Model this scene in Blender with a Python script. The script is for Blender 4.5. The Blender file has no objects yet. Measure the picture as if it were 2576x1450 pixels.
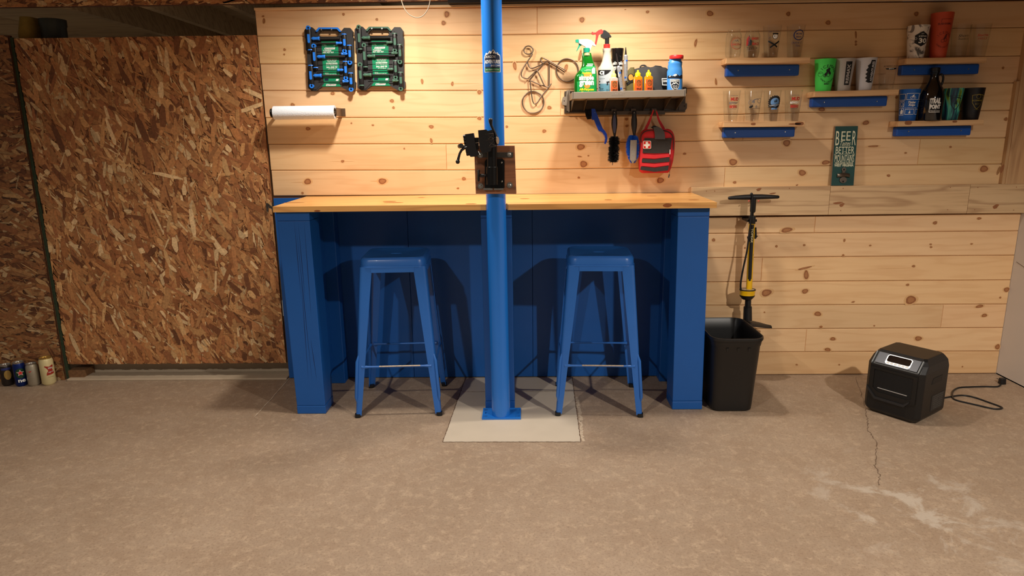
import bpy, bmesh, math, random
from mathutils import Vector, Matrix
import numpy as np
random.seed(7); rng = np.random.default_rng(7)
S = bpy.context.scene
COL = S.collection
PI = math.pi

# ------------------------------------------------------------------ camera
FPX, TH, RO, YA = 1697.0, 0.22388, 0.01168, -0.01709
CAM = np.array([0.0, -3.4955, 1.2937])
def basis():
    f = np.array([math.sin(YA)*math.cos(TH), math.cos(YA)*math.cos(TH), -math.sin(TH)])
    r = np.array([math.cos(YA), -math.sin(YA), 0.0]); d = np.cross(f, r)
    return r*math.cos(RO)+d*math.sin(RO), -r*math.sin(RO)+d*math.cos(RO), f
CR, CD, CF = basis()
cd = bpy.data.cameras.new('camera'); cam = bpy.data.objects.new('camera', cd); COL.objects.link(cam)
cd.sensor_fit = 'HORIZONTAL'; cd.sensor_width = 36.0; cd.lens = FPX/2576*36.0; cd.clip_start = 0.05
M = Matrix([[CR[i], -CD[i], -CF[i], CAM[i]] for i in range(3)] + [[0, 0, 0, 1]])
cam.matrix_world = M
S.camera = cam
def ray(x, y): return CF+(x-1288)/FPX*CR+(y-725)/FPX*CD
def aty(x, y, Y=0.0):
    v = ray(x, y); return CAM+v*(Y-CAM[1])/v[1]
def atz(x, y, Z=0.0):
    v = ray(x, y); return CAM+v*(Z-CAM[2])/v[2]

# ------------------------------------------------------------------ world, lamps, exposure
W = bpy.data.worlds.new('world'); S.world = W; W.use_nodes = True
W.node_tree.nodes['Background'].inputs[0].default_value = (1.0, 0.86, 0.72, 1)
W.node_tree.nodes['Background'].inputs[1].default_value = 0.13
S.view_settings.view_transform = 'Standard'; S.view_settings.look = 'None'
S.view_settings.exposure = 0.08; S.view_settings.gamma = 1.0
S.view_settings.use_curve_mapping = False
def spot(name, loc, power, ang, blend, size, col=(1.0, 0.90, 0.77)):
    l = bpy.data.lights.new(name, 'SPOT'); l.energy = power; l.color = col
    l.spot_size = math.radians(ang); l.spot_blend = blend; l.shadow_soft_size = size
    o = bpy.data.objects.new(name, l); COL.objects.link(o); o.location = loc; return o
spot('lamp_bench_left', (-0.60, -0.60, 2.12), 74, 158, 0.85, 0.05)
spot('lamp_bench_right', (0.42, -0.50, 2.12), 56, 152, 0.85, 0.05)
spot('lamp_room_left', (-1.25, -3.0, 2.14), 120, 165, 0.7, 0.035, (1.0, 0.92, 0.82))
spot('lamp_room_right', (1.95, -3.0, 2.14), 190, 165, 0.5, 0.035, (1.0, 0.92, 0.82))

# ------------------------------------------------------------------ materials
def lin(c):
    r = []
    for v in c[:3]:
        v = v/255.0; r.append(v/12.92 if v <= 0.04045 else ((v+0.055)/1.055)**2.4)
    return (r[0], r[1], r[2], 1.0)
_m = {}
def mat(name, c, rough=0.5, metal=0.0, var=0.08, scale=30.0, bump=0.0, trans=0.0, coat=0.0, ior=1.45, alpha=None):
    if name in _m: return _m[name]
    m = bpy.data.materials.new(name); m.use_nodes = True; nt = m.node_tree; b = nt.nodes['Principled BSDF']
    col = lin(c)
    tc = nt.nodes.new('ShaderNodeTexCoord'); no = nt.nodes.new('ShaderNodeTexNoise')
    no.inputs['Scale'].default_value = scale; no.inputs['Detail'].default_value = 4
    nt.links.new(tc.outputs['Object'], no.inputs['Vector'])
    mx = nt.nodes.new('ShaderNodeMix'); mx.data_type = 'RGBA'
    mx.inputs[6].default_value = tuple(v*(1-var) for v in col[:3])+(1,)
    mx.inputs[7].default_value = tuple(min(1, v*(1+var)) for v in col[:3])+(1,)
    nt.links.new(no.outputs[0], mx.inputs[0]); nt.links.new(mx.outputs[2], b.inputs['Base Color'])
    b.inputs['Roughness'].default_value = rough; b.inputs['Metallic'].default_value = metal
    b.inputs['IOR'].default_value = ior
    if trans: b.inputs['Transmission Weight'].default_value = trans
    if coat: b.inputs['Coat Weight'].default_value = coat
    if bump:
        bp = nt.nodes.new('ShaderNodeBump'); bp.inputs['Strength'].default_value = bump; bp.inputs['Distance'].default_value = 0.002
        nt.links.new(no.outputs[0], bp.inputs['Height']); nt.links.new(bp.outputs[0], b.inputs['Normal'])
    _m[name] = m; return m

def N(nt, t, **kw):
    n = nt.nodes.new(t)
    for k, v in kw.items(): setattr(n, k, v)
    return n
def mixc(nt, fac, a, b, blend='MIX'):
    m = N(nt, 'ShaderNodeMix', data_type='RGBA', blend_type=blend)
    for i, s in ((0, fac), (6, a), (7, b)):
        if isinstance(s, bpy.types.NodeSocket): nt.links.new(s, m.inputs[i])
        else: m.inputs[i].default_value = s
    return m.outputs[2]
def ramp(nt, src, stops):
    r = N(nt, 'ShaderNodeValToRGB'); cr = r.color_ramp
    while len(cr.elements) < len(stops): cr.elements.new(0.5)
    for e, (p, c) in zip(cr.elements, stops):
        e.position = p; e.color = c if len(c) == 4 else tuple(c)+(1,)
    nt.links.new(src, r.inputs[0]); return r.outputs[0]
def math_(nt, op, a, b=None):
    m = N(nt, 'ShaderNodeMath', operation=op)
    for i, s in ((0, a), (1, b)):
        if s is None: continue
        if isinstance(s, bpy.types.NodeSocket): nt.links.new(s, m.inputs[i])
        else: m.inputs[i].default_value = s
    return m.outputs[0]

def wood(name, c0, c1, dark, axis='X', seed_attr=True, grain=1.0, rough=0.55, coat=0.0):
    """sawn softwood with stretched growth lines; 'seed' and 'tint' come from the plank's faces"""
    m = bpy.data.materials.new(name); m.use_nodes = True; nt = m.node_tree; b = nt.nodes['Principled BSDF']
    tc = N(nt, 'ShaderNodeTexCoord'); sep = N(nt, 'ShaderNodeSeparateXYZ'); nt.links.new(tc.outputs['Object'], sep.inputs[0])
    x, y, z = sep.outputs
    if axis == 'Z': x, z = z, x
    if axis == 'XY': z = math_(nt, 'ADD', y, z)
    sd = 0.0
    if seed_attr:
        at = N(nt, 'ShaderNodeAttribute', attribute_name='seed'); sd = at.outputs['Fac']
    sd10 = math_(nt, 'MULTIPLY', sd, 37.0)
    cb = N(nt, 'ShaderNodeCombineXYZ')
    nt.links.new(math_(nt, 'ADD', math_(nt, 'MULTIPLY', x, 1.0), sd10), cb.inputs[0])
    nt.links.new(math_(nt, 'MULTIPLY', y, 6.0), cb.inputs[1])
    nt.links.new(math_(nt, 'ADD', math_(nt, 'MULTIPLY', z, 9.0), sd10), cb.inputs[2])
    warp = N(nt, 'ShaderNodeTexNoise'); warp.inputs['Scale'].default_value = 1.6; warp.inputs['Detail'].default_value = 2
    nt.links.new(cb.outputs[0], warp.inputs['Vector'])
    band = math_(nt, 'MULTIPLY', warp.outputs[0], 26.0)
    band = math_(nt, 'SINE', math_(nt, 'ADD', band, math_(nt, 'MULTIPLY', z, 60.0)))
    band = math_(nt, 'POWER', math_(nt, 'ADD', math_(nt, 'MULTIPLY', band, 0.5), 0.5), 3.0)
    fine = N(nt, 'ShaderNodeTexNoise'); fine.inputs['Scale'].default_value = 9.0; fine.inputs['Detail'].default_value = 8; fine.inputs['Roughness'].default_value = 0.65
    cb2 = N(nt, 'ShaderNodeCombineXYZ')
    nt.links.new(math_(nt, 'ADD', math_(nt, 'MULTIPLY', x, 0.35), sd10), cb2.inputs[0])
    nt.links.new(math_(nt, 'MULTIPLY', z, 14.0), cb2.inputs[2]); nt.links.new(math_(nt, 'MULTIPLY', y, 10.0), cb2.inputs[1])
    nt.links.new(cb2.outputs[0], fine.inputs['Vector'])
    big = N(nt, 'ShaderNodeTexNoise'); big.inputs['Scale'].default_value = 1.3
    nt.links.new(cb.outputs[0], big.inputs['Vector'])
    base = mixc(nt, big.outputs[0], c0, c1)
    base = mixc(nt, math_(nt, 'MULTIPLY', band, 0.32*grain), base, dark)
    fm = ramp(nt, fine.outputs[0], [(0.52, (0, 0, 0)), (0.75, (1, 1, 1))])
    base = mixc(nt, math_(nt, 'MULTIPLY', fm, 0.35*grain), base, dark)
    if seed_attr:
        ti = N(nt, 'ShaderNodeAttribute', attribute_name='tint')
        base = mixc(nt, 1.0, base, ti.outputs['Color'], 'MULTIPLY')
    nt.links.new(base, b.inputs['Base Color']); b.inputs['Roughness'].default_value = rough
    if coat: b.inputs['Coat Weight'].default_value = coat; b.inputs['Coat Roughness'].default_value = 0.25
    bp = N(nt, 'ShaderNodeBump'); bp.inputs['Strength'].default_value = 0.25; bp.inputs['Distance'].default_value = 0.0008
    nt.links.new(fine.outputs[0], bp.inputs['Height']); nt.links.new(bp.outputs[0], b.inputs['Normal'])
    return m

def attr_mat(name, rough=0.6, var=0.10, scale=60, stretch=None):
    """face colour attribute 'tint' with procedural fibre noise"""
    m = bpy.data.materials.new(name); m.use_nodes = True; nt = m.node_tree; b = nt.nodes['Principled BSDF']
    ti = N(nt, 'ShaderNodeAttribute', attribute_name='tint')
    tc = N(nt, 'ShaderNodeTexCoord'); no = N(nt, 'ShaderNodeTexNoise'); no.inputs['Scale'].default_value = scale; no.inputs['Detail'].default_value = 5
    nt.links.new(tc.outputs['Object'], no.inputs['Vector'])
    f = ramp(nt, no.outputs[0], [(0.3, (1-var*2, 1-var*2, 1-var*2)), (0.7, (1+var, 1+var, 1+var))])
    nt.links.new(mixc(nt, 1.0, ti.outputs['Color'], f, 'MULTIPLY'), b.inputs['Base Color'])
    b.inputs['Roughness'].default_value = rough
    return m

# ------------------------------------------------------------------ mesh builder
class MB:
    def __init__(s): s.v = []; s.f = []; s.mi = []; s.c = []; s.cur = 0; s.col = (1, 1, 1); s.seed = 0.0; s.sd = []
    def add(s, vs, fs):
        o = len(s.v); s.v += [tuple(float(a) for a in p) for p in vs]
        for f in fs: s.f.append([i+o for i in f]); s.mi.append(s.cur); s.c.append(s.col); s.sd.append(s.seed)
        return s
    def box(s, x0, x1, y0, y1, z0, z1):
        return s.add([(x, y, z) for x in (x0, x1) for y in (y0, y1) for z in (z0, z1)],
                     [(0, 1, 3, 2), (4, 6, 7, 5), (0, 4, 5, 1), (2, 3, 7, 6), (0, 2, 6, 4), (1, 5, 7, 3)])
    def hexa(s, b, t):  # 4 bottom, 4 top corners ccw
        return s.add(list(b)+list(t), [(3, 2, 1, 0), (4, 5, 6, 7), (0, 1, 5, 4), (1, 2, 6, 5), (2, 3, 7, 6), (3, 0, 4, 7)])
    def obox(s, c, e1, e2, e3, h):  # centre, unit axes, half sizes
        c = np.array(c, float); e1, e2, e3 = (np.array(e, float) for e in (e1, e2, e3))
        vs = [c+e1*a*h[0]+e2*b*h[1]+e3*d*h[2] for a in (-1, 1) for b in (-1, 1) for d in (-1, 1)]
        return s.add(vs, [(0, 1, 3, 2), (4, 6, 7, 5), (0, 4, 5, 1), (2, 3, 7, 6), (0, 2, 6, 4), (1, 5, 7, 3)])
    def tube(s, pts, r, n=10, closed=False, cap=True):
        pts = [np.array(p, float) for p in pts]; k = len(pts)
        rs = r if hasattr(r, '__len__') else [r]*k
        o = []; up = None
        for i, p in enumerate(pts):
            a = pts[(i-1) % k] if (i > 0 or closed) else p; b = pts[(i+1) % k] if (i < k-1 or closed) else p
            t = b-a; t = t/(np.linalg.norm(t)+1e-12)
            if up is None:
                up = np.array([0, 0, 1.0]) if abs(t[2]) < 0.9 else np.array([0, 1.0, 0])
            u = up-t*(up@t); u /= np.linalg.norm(u)+1e-12; w = np.cross(t, u); up = u
            for j in range(n):
                an = 2*PI*j/n; o.append(p+rs[i]*(u*math.cos(an)+w*math.sin(an)))
        fs = []
        for i in range(k if closed else k-1):
            i2 = (i+1) % k
            for j in range(n):
                j2 = (j+1) % n; fs.append((i*n+j, i*n+j2, i2*n+j2, i2*n+j))
        if cap and not closed: fs += [tuple(range(n-1, -1, -1)), tuple((k-1)*n+j for j in range(n))]
        return s.add(o, fs)
    def lathe(s, prof, c=(0, 0, 0), n=32, axis='Z', sx=1.0, sy=1.0):
        """profile (r, h) from start to end; zero radius closes"""
        vs = []; idx = []
        for r, h in prof:
            if r < 1e-6: idx.append([len(vs)]*n); vs.append((0, 0, h))
            else:
                idx.append([len(vs)+j for j in range(n)])
                vs += [(r*sx*math.cos(2*PI*j/n), r*sy*math.sin(2*PI*j/n), h) for j in range(n)]
        fs = []
        for i in range(len(prof)-1):
            for j in range(n):
                j2 = (j+1) % n; q = [idx[i][j], idx[i][j2], idx[i+1][j2], idx[i+1][j]]
                q2 = [];
                for a in q:
                    if a not in q2: q2.append(a)
                if len(q2) > 2: fs.append(q2)
        if axis == 'Y': vs = [(a, -h, b) for a, b, h in vs]
        if axis == 'X': vs = [(h, a, b) for a, b, h in vs]
        return s.add([(c[0]+a, c[1]+b, c[2]+h) for a, b, h in vs], fs)
    def loft(s, rows, n=28, p=2.0, cap=True):
        """rows (z, cx, cy, hw, hd): stacked superellipse sections"""
        vs = []
        for z, cx, cy, hw, hd in rows:
            for j in range(n):
                a = 2*PI*(j+0.5)/n; ca, sa = math.cos(a), math.sin(a)
                vs.append((cx+hw*math.copysign(abs(ca)**(2/p), ca), cy+hd*math.copysign(abs(sa)**(2/p), sa), z))
        fs = [(i*n+j, i*n+(j+1) % n, (i+1)*n+(j+1) % n, (i+1)*n+j) for i in range(len(rows)-1) for j in range(n)]
        if cap: fs += [tuple(range(n-1, -1, -1)), tuple((len(rows)-1)*n+j for j in range(n))]
        return s.add(vs, fs)
    def patch(s, fn, u0, u1, v0, v1, nu=8, nv=4):
        vs = [fn(u0+(u1-u0)*i/nu, v0+(v1-v0)*j/nv) for i in range(nu+1) for j in range(nv+1)]
        w = nv+1
        return s.add(vs, [(i*w+j, (i+1)*w+j, (i+1)*w+j+1, i*w+j+1) for i in range(nu) for j in range(nv)])
    def poly(s, pts): return s.add(pts, [tuple(range(len(pts)))])
    def fn2(s, tm, fn, L=.006):  # tm = (verts2d, faces), refined so that it follows a curved surface
        out = []; st = []
        for f in tm[1]:
            for i in range(1, len(f)-1): st.append((tm[0][f[0]], tm[0][f[i]], tm[0][f[i+1]]))
        while st:
            a, b, c = st.pop(); e = [math.dist(a, b), math.dist(b, c), math.dist(c, a)]; k = e.index(max(e))
            if e[k] <= L or len(st) > 6000: out.append((a, b, c)); continue
            if k == 0: m = ((a[0]+b[0])/2, (a[1]+b[1])/2); st += [(a, m, c), (m, b, c)]
            elif k == 1: m = ((b[0]+c[0])/2, (b[1]+c[1])/2); st += [(a, b, m), (a, m, c)]
            else: m = ((a[0]+c[0])/2, (a[1]+c[1])/2); st += [(a, b, m), (m, b, c)]
        return s.add([fn(u, v) for t in out for u, v in t], [(3*i, 3*i+1, 3*i+2) for i in range(len(out))])
    def build(s, name, mats, parent=None, smooth=None, bevel=0, origin=None, seg=2, fix=True):
        me = bpy.data.meshes.new(name); o = bpy.data.objects.new(name, me); COL.objects.link(o)
        if parent is not None: off = np.array(wloc(parent))
        else: off = np.array(origin if origin is not None else (0, 0, 0), float)
        me.from_pydata([tuple(np.array(p)-off) for p in s.v], [], s.f)
        if not isinstance(mats, (list, tuple)): mats = [mats]
        for m in mats: me.materials.append(m)
        me.polygons.foreach_set('material_index', s.mi)
        if fix:
            bm = bmesh.new(); bm.from_mesh(me); bmesh.ops.recalc_face_normals(bm, faces=bm.faces); bm.to_mesh(me); bm.free()
        if any(c != (1, 1, 1) for c in s.c) or any(s.sd):
            me.attributes.new('tint', 'FLOAT_COLOR', 'FACE'); me.attributes.new('seed', 'FLOAT', 'FACE')
            me.attributes['tint'].data.foreach_set('color', [x for c in s.c for x in (c[0], c[1], c[2], 1.0)]); me.attributes['seed'].data.foreach_set('value', s.sd)
        me.update()
        if smooth is not None: me.shade_smooth(); me.set_sharp_from_angle(angle=math.radians(smooth))
        if bevel:
            bv = o.modifiers.new('bevel', 'BEVEL'); bv.width = bevel; bv.segments = seg; bv.limit_method = 'ANGLE'; bv.angle_limit = math.radians(40)
        if parent is not None: o.parent = parent
        else: o.location = tuple(off)
        return o
def wloc(o):
    p = Vector((0, 0, 0))
    while o is not None: p = p+o.location; o = o.parent
    return tuple(p)
def tag(o, label=None, cat=None, group=None, kind=None):
    if label: o['label'] = label
    if cat: o['category'] = cat
    if group: o['group'] = group
    if kind: o['kind'] = kind
    return o
def thing(name, label, cat, loc=(0, 0, 0), group=None):
    o = bpy.data.objects.new(name, None); COL.objects.link(o); o.location = tuple(float(a) for a in loc)
    o.empty_display_size = 0.05
    return tag(o, label, cat, group)
def copy_tree(o, parent=None, loc=None):
    c = o.copy(); COL.objects.link(c)
    if parent is not None: c.parent = parent
    if loc is not None: c.location = loc
    for ch in [x for x in bpy.data.objects if x.parent == o]: copy_tree(ch, c)
    return c
def part_label(o, s): o['label'] = s; return o

# flat text and filled outlines, as 2-D vertex lists
def _curve_mesh(cu):
    ob = bpy.data.objects.new('tmp', cu); COL.objects.link(ob)
    me = bpy.data.meshes.new_from_object(ob.evaluated_get(bpy.context.evaluated_depsgraph_get()))
    vs = [tuple(v.co) for v in me.vertices]; fs = [tuple(p.vertices) for p in me.polygons]
    COL.objects.unlink(ob); bpy.data.objects.remove(ob); bpy.data.curves.remove(cu); bpy.data.meshes.remove(me)
    return vs, fs
_tc = {}
def text(s, w=None, h=None, bold=0.0, cx=0.0, cy=0.0, rot=0.0, shear=0.0, track=1.0):
    """text as 2-D triangles fitted to width w and height h, centred on (cx, cy)"""
    key = (s, bold, shear, track)
    if key not in _tc:
        cu = bpy.data.curves.new('t', 'FONT'); cu.body = s; cu.resolution_u = 3; cu.offset = bold; cu.shear = shear; cu.space_character = track
        cu.align_x = 'CENTER'; _tc[key] = _curve_mesh(cu)
    vs, fs = _tc[key]
    xs = [v[0] for v in vs]; ys = [v[1] for v in vs]
    x0, x1, y0, y1 = min(xs), max(xs), min(ys), max(ys)
    sx = w/(x1-x0) if w else h/(y1-y0); sy = h/(y1-y0) if h else sx
    out = []
    for v in vs:
        a, b = (v[0]-(x0+x1)/2)*sx, (v[1]-(y0+y1)/2)*sy
        out.append((cx+a*math.cos(rot)-b*math.sin(rot), cy+a*math.sin(rot)+b*math.cos(rot)))
    return out, fs
def filled(loops):
    cu = bpy.data.curves.new('c', 'CURVE'); cu.dimensions = '2D'; cu.fill_mode = 'BOTH'
    for lp in loops:
        sp = cu.splines.new('POLY'); sp.points.add(len(lp)-1)
        for p, q in zip(sp.points, lp): p.co = (q[0], q[1], 0, 1)
        sp.use_cyclic_u = True
    vs, fs = _curve_mesh(cu); return [(v[0], v[1]) for v in vs], fs
def prism(mb, loops, fn0, fn1):
    """filled outline (with holes) given thickness between two mappings (u, v) -> xyz"""
    vs, fs = filled(loops); mb.add([fn0(*p) for p in vs], fs); mb.add([fn1(*p) for p in vs], [f[::-1] for f in fs])
    for lp in loops:
        n = len(lp); mb.add([fn0(*p) for p in lp]+[fn1(*p) for p in lp], [(i, (i+1) % n, n+(i+1) % n, n+i) for i in range(n)])
    return mb
def pxy(mb, loops, y0, y1):
    """outline given in photograph pixels, standing on plane y0 (front) and running back to y1"""
    wl = [[(aty(a, b, y0)[0], aty(a, b, y0)[2]) for a, b in lp] for lp in loops]
    return prism(mb, wl, lambda u, v: (u, y0, v), lambda u, v: (u, y1, v))
def circ(cx, cy, r, n=24, ry=None): return [(cx+r*math.cos(2*PI*i/n), cy+(ry or r)*math.sin(2*PI*i/n)) for i in range(n)]
# ------------------------------------------------------------------ shared materials
PINE = wood('pine_boards', lin((233, 197, 151)), lin((223, 183, 136)), lin((188, 130, 78)), coat=0.12, grain=.55)
PALE = wood('pale_pine', lin((214, 182, 140)), lin((202, 166, 122)), lin((140, 98, 62)), grain=1.5)
TOPW = wood('bench_top_pine', lin((238, 184, 108)), lin((226, 166, 90)), lin((170, 100, 48)), axis='X', seed_attr=False, rough=0.3, coat=0.5)
KNOT = mat('knot', (148, 94, 56), 0.6, var=0.45, scale=180)
KNOTL = mat('knot_halo', (216, 172, 120), 0.6, var=0.12, scale=90)
BLUE = mat('blue_paint', (18, 84, 160), 0.42, var=0.06, scale=12, bump=0.12)
BLUEP = mat('blue_pole_paint', (30, 112, 205), 0.26, var=0.04, scale=8, coat=0.2)
BLUES = mat('blue_stool_enamel', (40, 102, 184), 0.32, var=0.05, scale=14, coat=0.15)
BLACK = mat('black_plastic', (20, 20, 22), 0.45, var=0.15, scale=60)
BLACKM = mat('black_metal', (16, 16, 17), 0.32, metal=0.3, var=0.2, scale=50)
STEEL = mat('steel', (165, 165, 160), 0.3, metal=1.0, var=0.1, scale=80)
DSTEEL = mat('dark_steel', (95, 92, 88), 0.4, metal=0.9, var=0.15, scale=60)
WHITE = mat('white', (236, 236, 232), 0.5, var=0.02)
INK = mat('black_ink', (18, 18, 20), 0.5)

# ------------------------------------------------------------------ floor
def floor_material():
    m = bpy.data.materials.new('concrete'); m.use_nodes = True; nt = m.node_tree; b = nt.nodes['Principled BSDF']
    tc = N(nt, 'ShaderNodeTexCoord'); P_ = tc.outputs['Object']
    def noise(sc, det=6, rg=0.6, dist=0.0):
        n = N(nt, 'ShaderNodeTexNoise'); n.inputs['Scale'].default_value = sc; n.inputs['Detail'].default_value = det
        n.inputs['Roughness'].default_value = rg; n.inputs['Distortion'].default_value = dist; nt.links.new(P_, n.inputs['Vector']); return n.outputs[0]
    c = mixc(nt, ramp(nt, noise(1.1, 5), [(0.35, (0, 0, 0)), (0.65, (1, 1, 1))]), lin((152, 132, 111)), lin((167, 147, 126)))
    c = mixc(nt, ramp(nt, noise(7, 8, 0.7), [(0.4, (0, 0, 0)), (0.8, (.8, .8, .8))]), c, lin((144, 120, 97)))
    c = mixc(nt, ramp(nt, noise(26, 8, 0.75, 0.4), [(0.5, (0, 0, 0)), (0.66, (0.75, 0.75, 0.75))]), c, lin((184, 162, 137)))
    c = mixc(nt, ramp(nt, noise(120, 6, 0.8), [(0.5, (0, 0, 0)), (0.66, (0.75, 0.75, 0.75))]), c, lin((118, 96, 77)))
    # worn pale scuffs towards the front right corner, a stain that belongs to the slab
    d = N(nt, 'ShaderNodeVectorMath', operation='DISTANCE'); nt.links.new(P_, d.inputs[0]); d.inputs[1].default_value = (1.37, -1.33, 0)
    near = ramp(nt, d.outputs['Value'], [(0.12, (1, 1, 1)), (0.50, (0, 0, 0))])
    sc = ramp(nt, noise(5.5, 8, 0.7, 0.6), [(0.52, (0, 0, 0)), (0.60, (1, 1, 1))])
    c = mixc(nt, math_(nt, 'MULTIPLY', math_(nt, 'MULTIPLY', near, sc), 0.6), c, lin((196, 186, 172)))
    nt.links.new(c, b.inputs['Base Color']); b.inputs['Roughness'].default_value = 0.62
    bp = N(nt, 'ShaderNodeBump'); bp.inputs['Strength'].default_value = 0.35; bp.inputs['Distance'].default_value = 0.0015
    nt.links.new(noise(60, 8, 0.7), bp.inputs['Height']); nt.links.new(bp.outputs[0], b.inputs['Normal'])
    return m
CONC = floor_material()
PATCH = mat('patched_concrete', (192, 180, 162), 0.6, var=0.07, scale=9, bump=0.15)
CRACK = mat('crack', (96, 74, 58), 0.9, var=0.3, scale=90)
CHALK = mat('chalky_edge', (190, 172, 150), 0.8, var=0.15, scale=70)
mb = MB()
mb.box(-4.2, 2.75, -5.2, 0.6, -0.1, 0)
mb.cur = 1
# the recast square around the column foot, a hair above the slab
mb.add([(-.353, -.806, .0012), (.242, -.811, .0012), (.262, -.02, .0012), (-.318, -.02, .0012)], [(0, 1, 2, 3)])
mb.cur = 2
def crackline(pts, w=0.003, jit=0.004, z=0.0018, sub=10):
    P2 = []
    for a, b in zip(pts[:-1], pts[1:]):
        for i in range(sub): P2.append([a[0]+(b[0]-a[0])*i/sub+random.uniform(-jit, jit), a[1]+(b[1]-a[1])*i/sub+random.uniform(-jit, jit)])
    P2.append(list(pts[-1]))
    for p, q in zip(P2[:-1], P2[1:]):
        dx, dy = q[0]-p[0], q[1]-p[1]; l = math.hypot(dx, dy)+1e-9; ww = w*random.uniform(.4, 1.1)
        nx, ny = -dy/l*ww/2, dx/l*ww/2
        mb.add([(p[0]-nx, p[1]-ny, z), (q[0]-nx, q[1]-ny, z), (q[0]+nx, q[1]+ny, z), (p[0]+nx, p[1]+ny, z)], [(0, 1, 2, 3)])
crackline([(-.353, -.806), (.242, -.811)], .003, .0015, sub=60)
crackline([(.242, -.811), (.262, -.02)], .004, .001, sub=60); crackline([(-.353, -.806), (-.318, -.02)], .004, .001, sub=60)
crackline([(-.32, -.225), (.26, -.225)], .0035, .0015, sub=60)
def fpx(l): return [tuple(atz(a, b)[:2]) for a, b in l]
crackline(fpx([(2153, 950), (2172, 1010), (2181, 1050), (2183, 1083), (2205, 1115), (2204, 1160), (2200, 1172), (2212, 1195), (2210, 1222)]), .0022, .004)
mb.cur = 3
crackline(fpx([(727, 953), (682, 1005), (640, 1050)]), .006, .002, z=.0016)
crackline([(.252, -.80), (.268, -.30)], .022, .006, z=.0008, sub=30)
floor = mb.build('floor', [CONC, PATCH, CRACK, CHALK], smooth=None); tag(floor, kind='structure')

# ------------------------------------------------------------------ board wall
G_up = {0: [(640, 21), (1265, 17.6), (1858, 9.4), (2445, 3)], 1: [(648, 91), (1206, 89), (1265, 88), (1799, 82), (2046, 75.5), (2550, 69)],
 2: [(654, 161.3), (1213, 160), (1267, 157.5), (1811, 151), (2253, 143.5), (2539, 140.7)], 3: [(662, 228.6), (1214, 228.6), (1269, 227), (1858, 221), (2023, 217), (2398, 209.4), (2534, 208.7)],
 4: [(669, 297), (1217, 295.7), (1269, 294), (1858, 288.4), (2011, 283.7), (2525, 277.8)], 5: [(676, 363.2), (1120, 362.8), (1270.5, 361.6), (1858, 353.9), (1976, 351.6), (2513, 346.9)],
 6: [(681, 429.3), (1192, 428.4), (1299, 427), (1858, 419.5), (1976, 418.6), (2505, 413.2)], 7: [(688, 493.8), (1197, 491.7), (1588, 488), (1858, 484), (2505, 476)]}
G_lo = {0: [(1786, 548), (1976, 545), (2560, 536)], 1: [(1786, 588.3), (1976, 587.2), (2557.5, 581.4)], 2: [(1780.8, 649.5), (1976, 647.7), (2547, 642.8)], 3: [(1779, 710.4), (2540.5, 705)],
 4: [(1776, 769), (2532.5, 765.9)], 5: [(1934.6, 828.4), (2524.6, 825.2)], 6: [(1912.4, 886.5), (2518, 884.2)], 7: [(1903, 943), (2510, 941)]}
def zline(pts):
    q = [aty(a, b) for a, b in pts]; return np.array([p[0] for p in q]), np.array([p[2] for p in q])
def planks(mb, G, rows, y=0.0, seeds=0, zfix=None):
    Z = {k: zline(v) for k, v in G.items()}
    if zfix: Z.update(zfix)
    for (ia, ib, x0, x1) in rows:
        xs = sorted(set([x0, x1]+[float(t) for k in (ia, ib) for t in Z[k][0] if x0+.02 < t < x1-.02]))
        xs = [x0, x0+.002]+xs[1:-1]+[x1-.002, x1]
        mb.seed = random.random(); t = random.uniform(.93, 1.05); mb.col = (t, t*random.uniform(.975, 1.01), t*random.uniform(.93, 1.02))
        vs = []
        for k, x in enumerate(xs):
            zt = float(np.interp(x, *Z[ia]))-.0006; zb = float(np.interp(x, *Z[ib]))+.0006
            e = .004 if k in (0, len(xs)-1) else 0
            vs += [(x, y+.005, zb), (x, y+e, zb+.0045), (x, y+e, zt-.003), (x, y+.005, zt)]
        mb.add(vs, [(4*i+j, 4*i+4+j, 4*i+5+j, 4*i+1+j) for i in range(len(xs)-1) for j in range(3)])
    mb.seed = 0.001; mb.col = (1, 1, 1)
wall = MB()
XL = [float(aty(640+4*i*1.75, 21+68*i)[0]) for i in range(8)]
XR = 2.53
J = lambda x, y: float(aty(x, y)[0])
rows = [(0, 1, -1.30, J(1351, 50)), (0, 1, J(1351, 50), XR), (1, 2, -1.30, XR), (2, 3, -1.298, XR), (3, 4, -1.296, J(1410, 260)), (3, 4, J(1410, 260), XR),
        (4, 5, -1.294, J(1871, 320)), (4, 5, J(1871, 320), XR), (5, 6, -1.292, J(1123, 396)), (5, 6, J(1123, 396), J(2312, 380)), (5, 6, J(2312, 380), XR),
        (6, 7, -1.29, J(1823, 446)), (6, 7, J(1823, 446), XR)]
planks(wall, G_up, rows)
zf = np.array([0.8, 2.6]); z0 = np.array([0.001, 0.001])
rows = [(0, 1, .80, J(2050, 565)), (0, 1, J(2050, 565), 2.556), (1, 2, .80, 2.556), (2, 3, .80, J(1916, 680)), (2, 3, J(1916, 680), 2.556), (3, 4, .80, 2.556),
        (4, 5, .80, J(2370, 796)), (4, 5, J(2370, 796), 2.556), (5, 6, .80, J(2027, 857)), (5, 6, J(2027, 857), 2.556), (6, 7, .80, 2.556)]
planks(wall, G_lo, rows, zfix={7: (zf, z0)})
wall.cur = 1
wall.box(-1.295, 2.556, .006, .03, .93, float(aty(1265, 17.6)[2])); wall.box(-1.295, 2.556, .006, .03, 0, .95)
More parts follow.
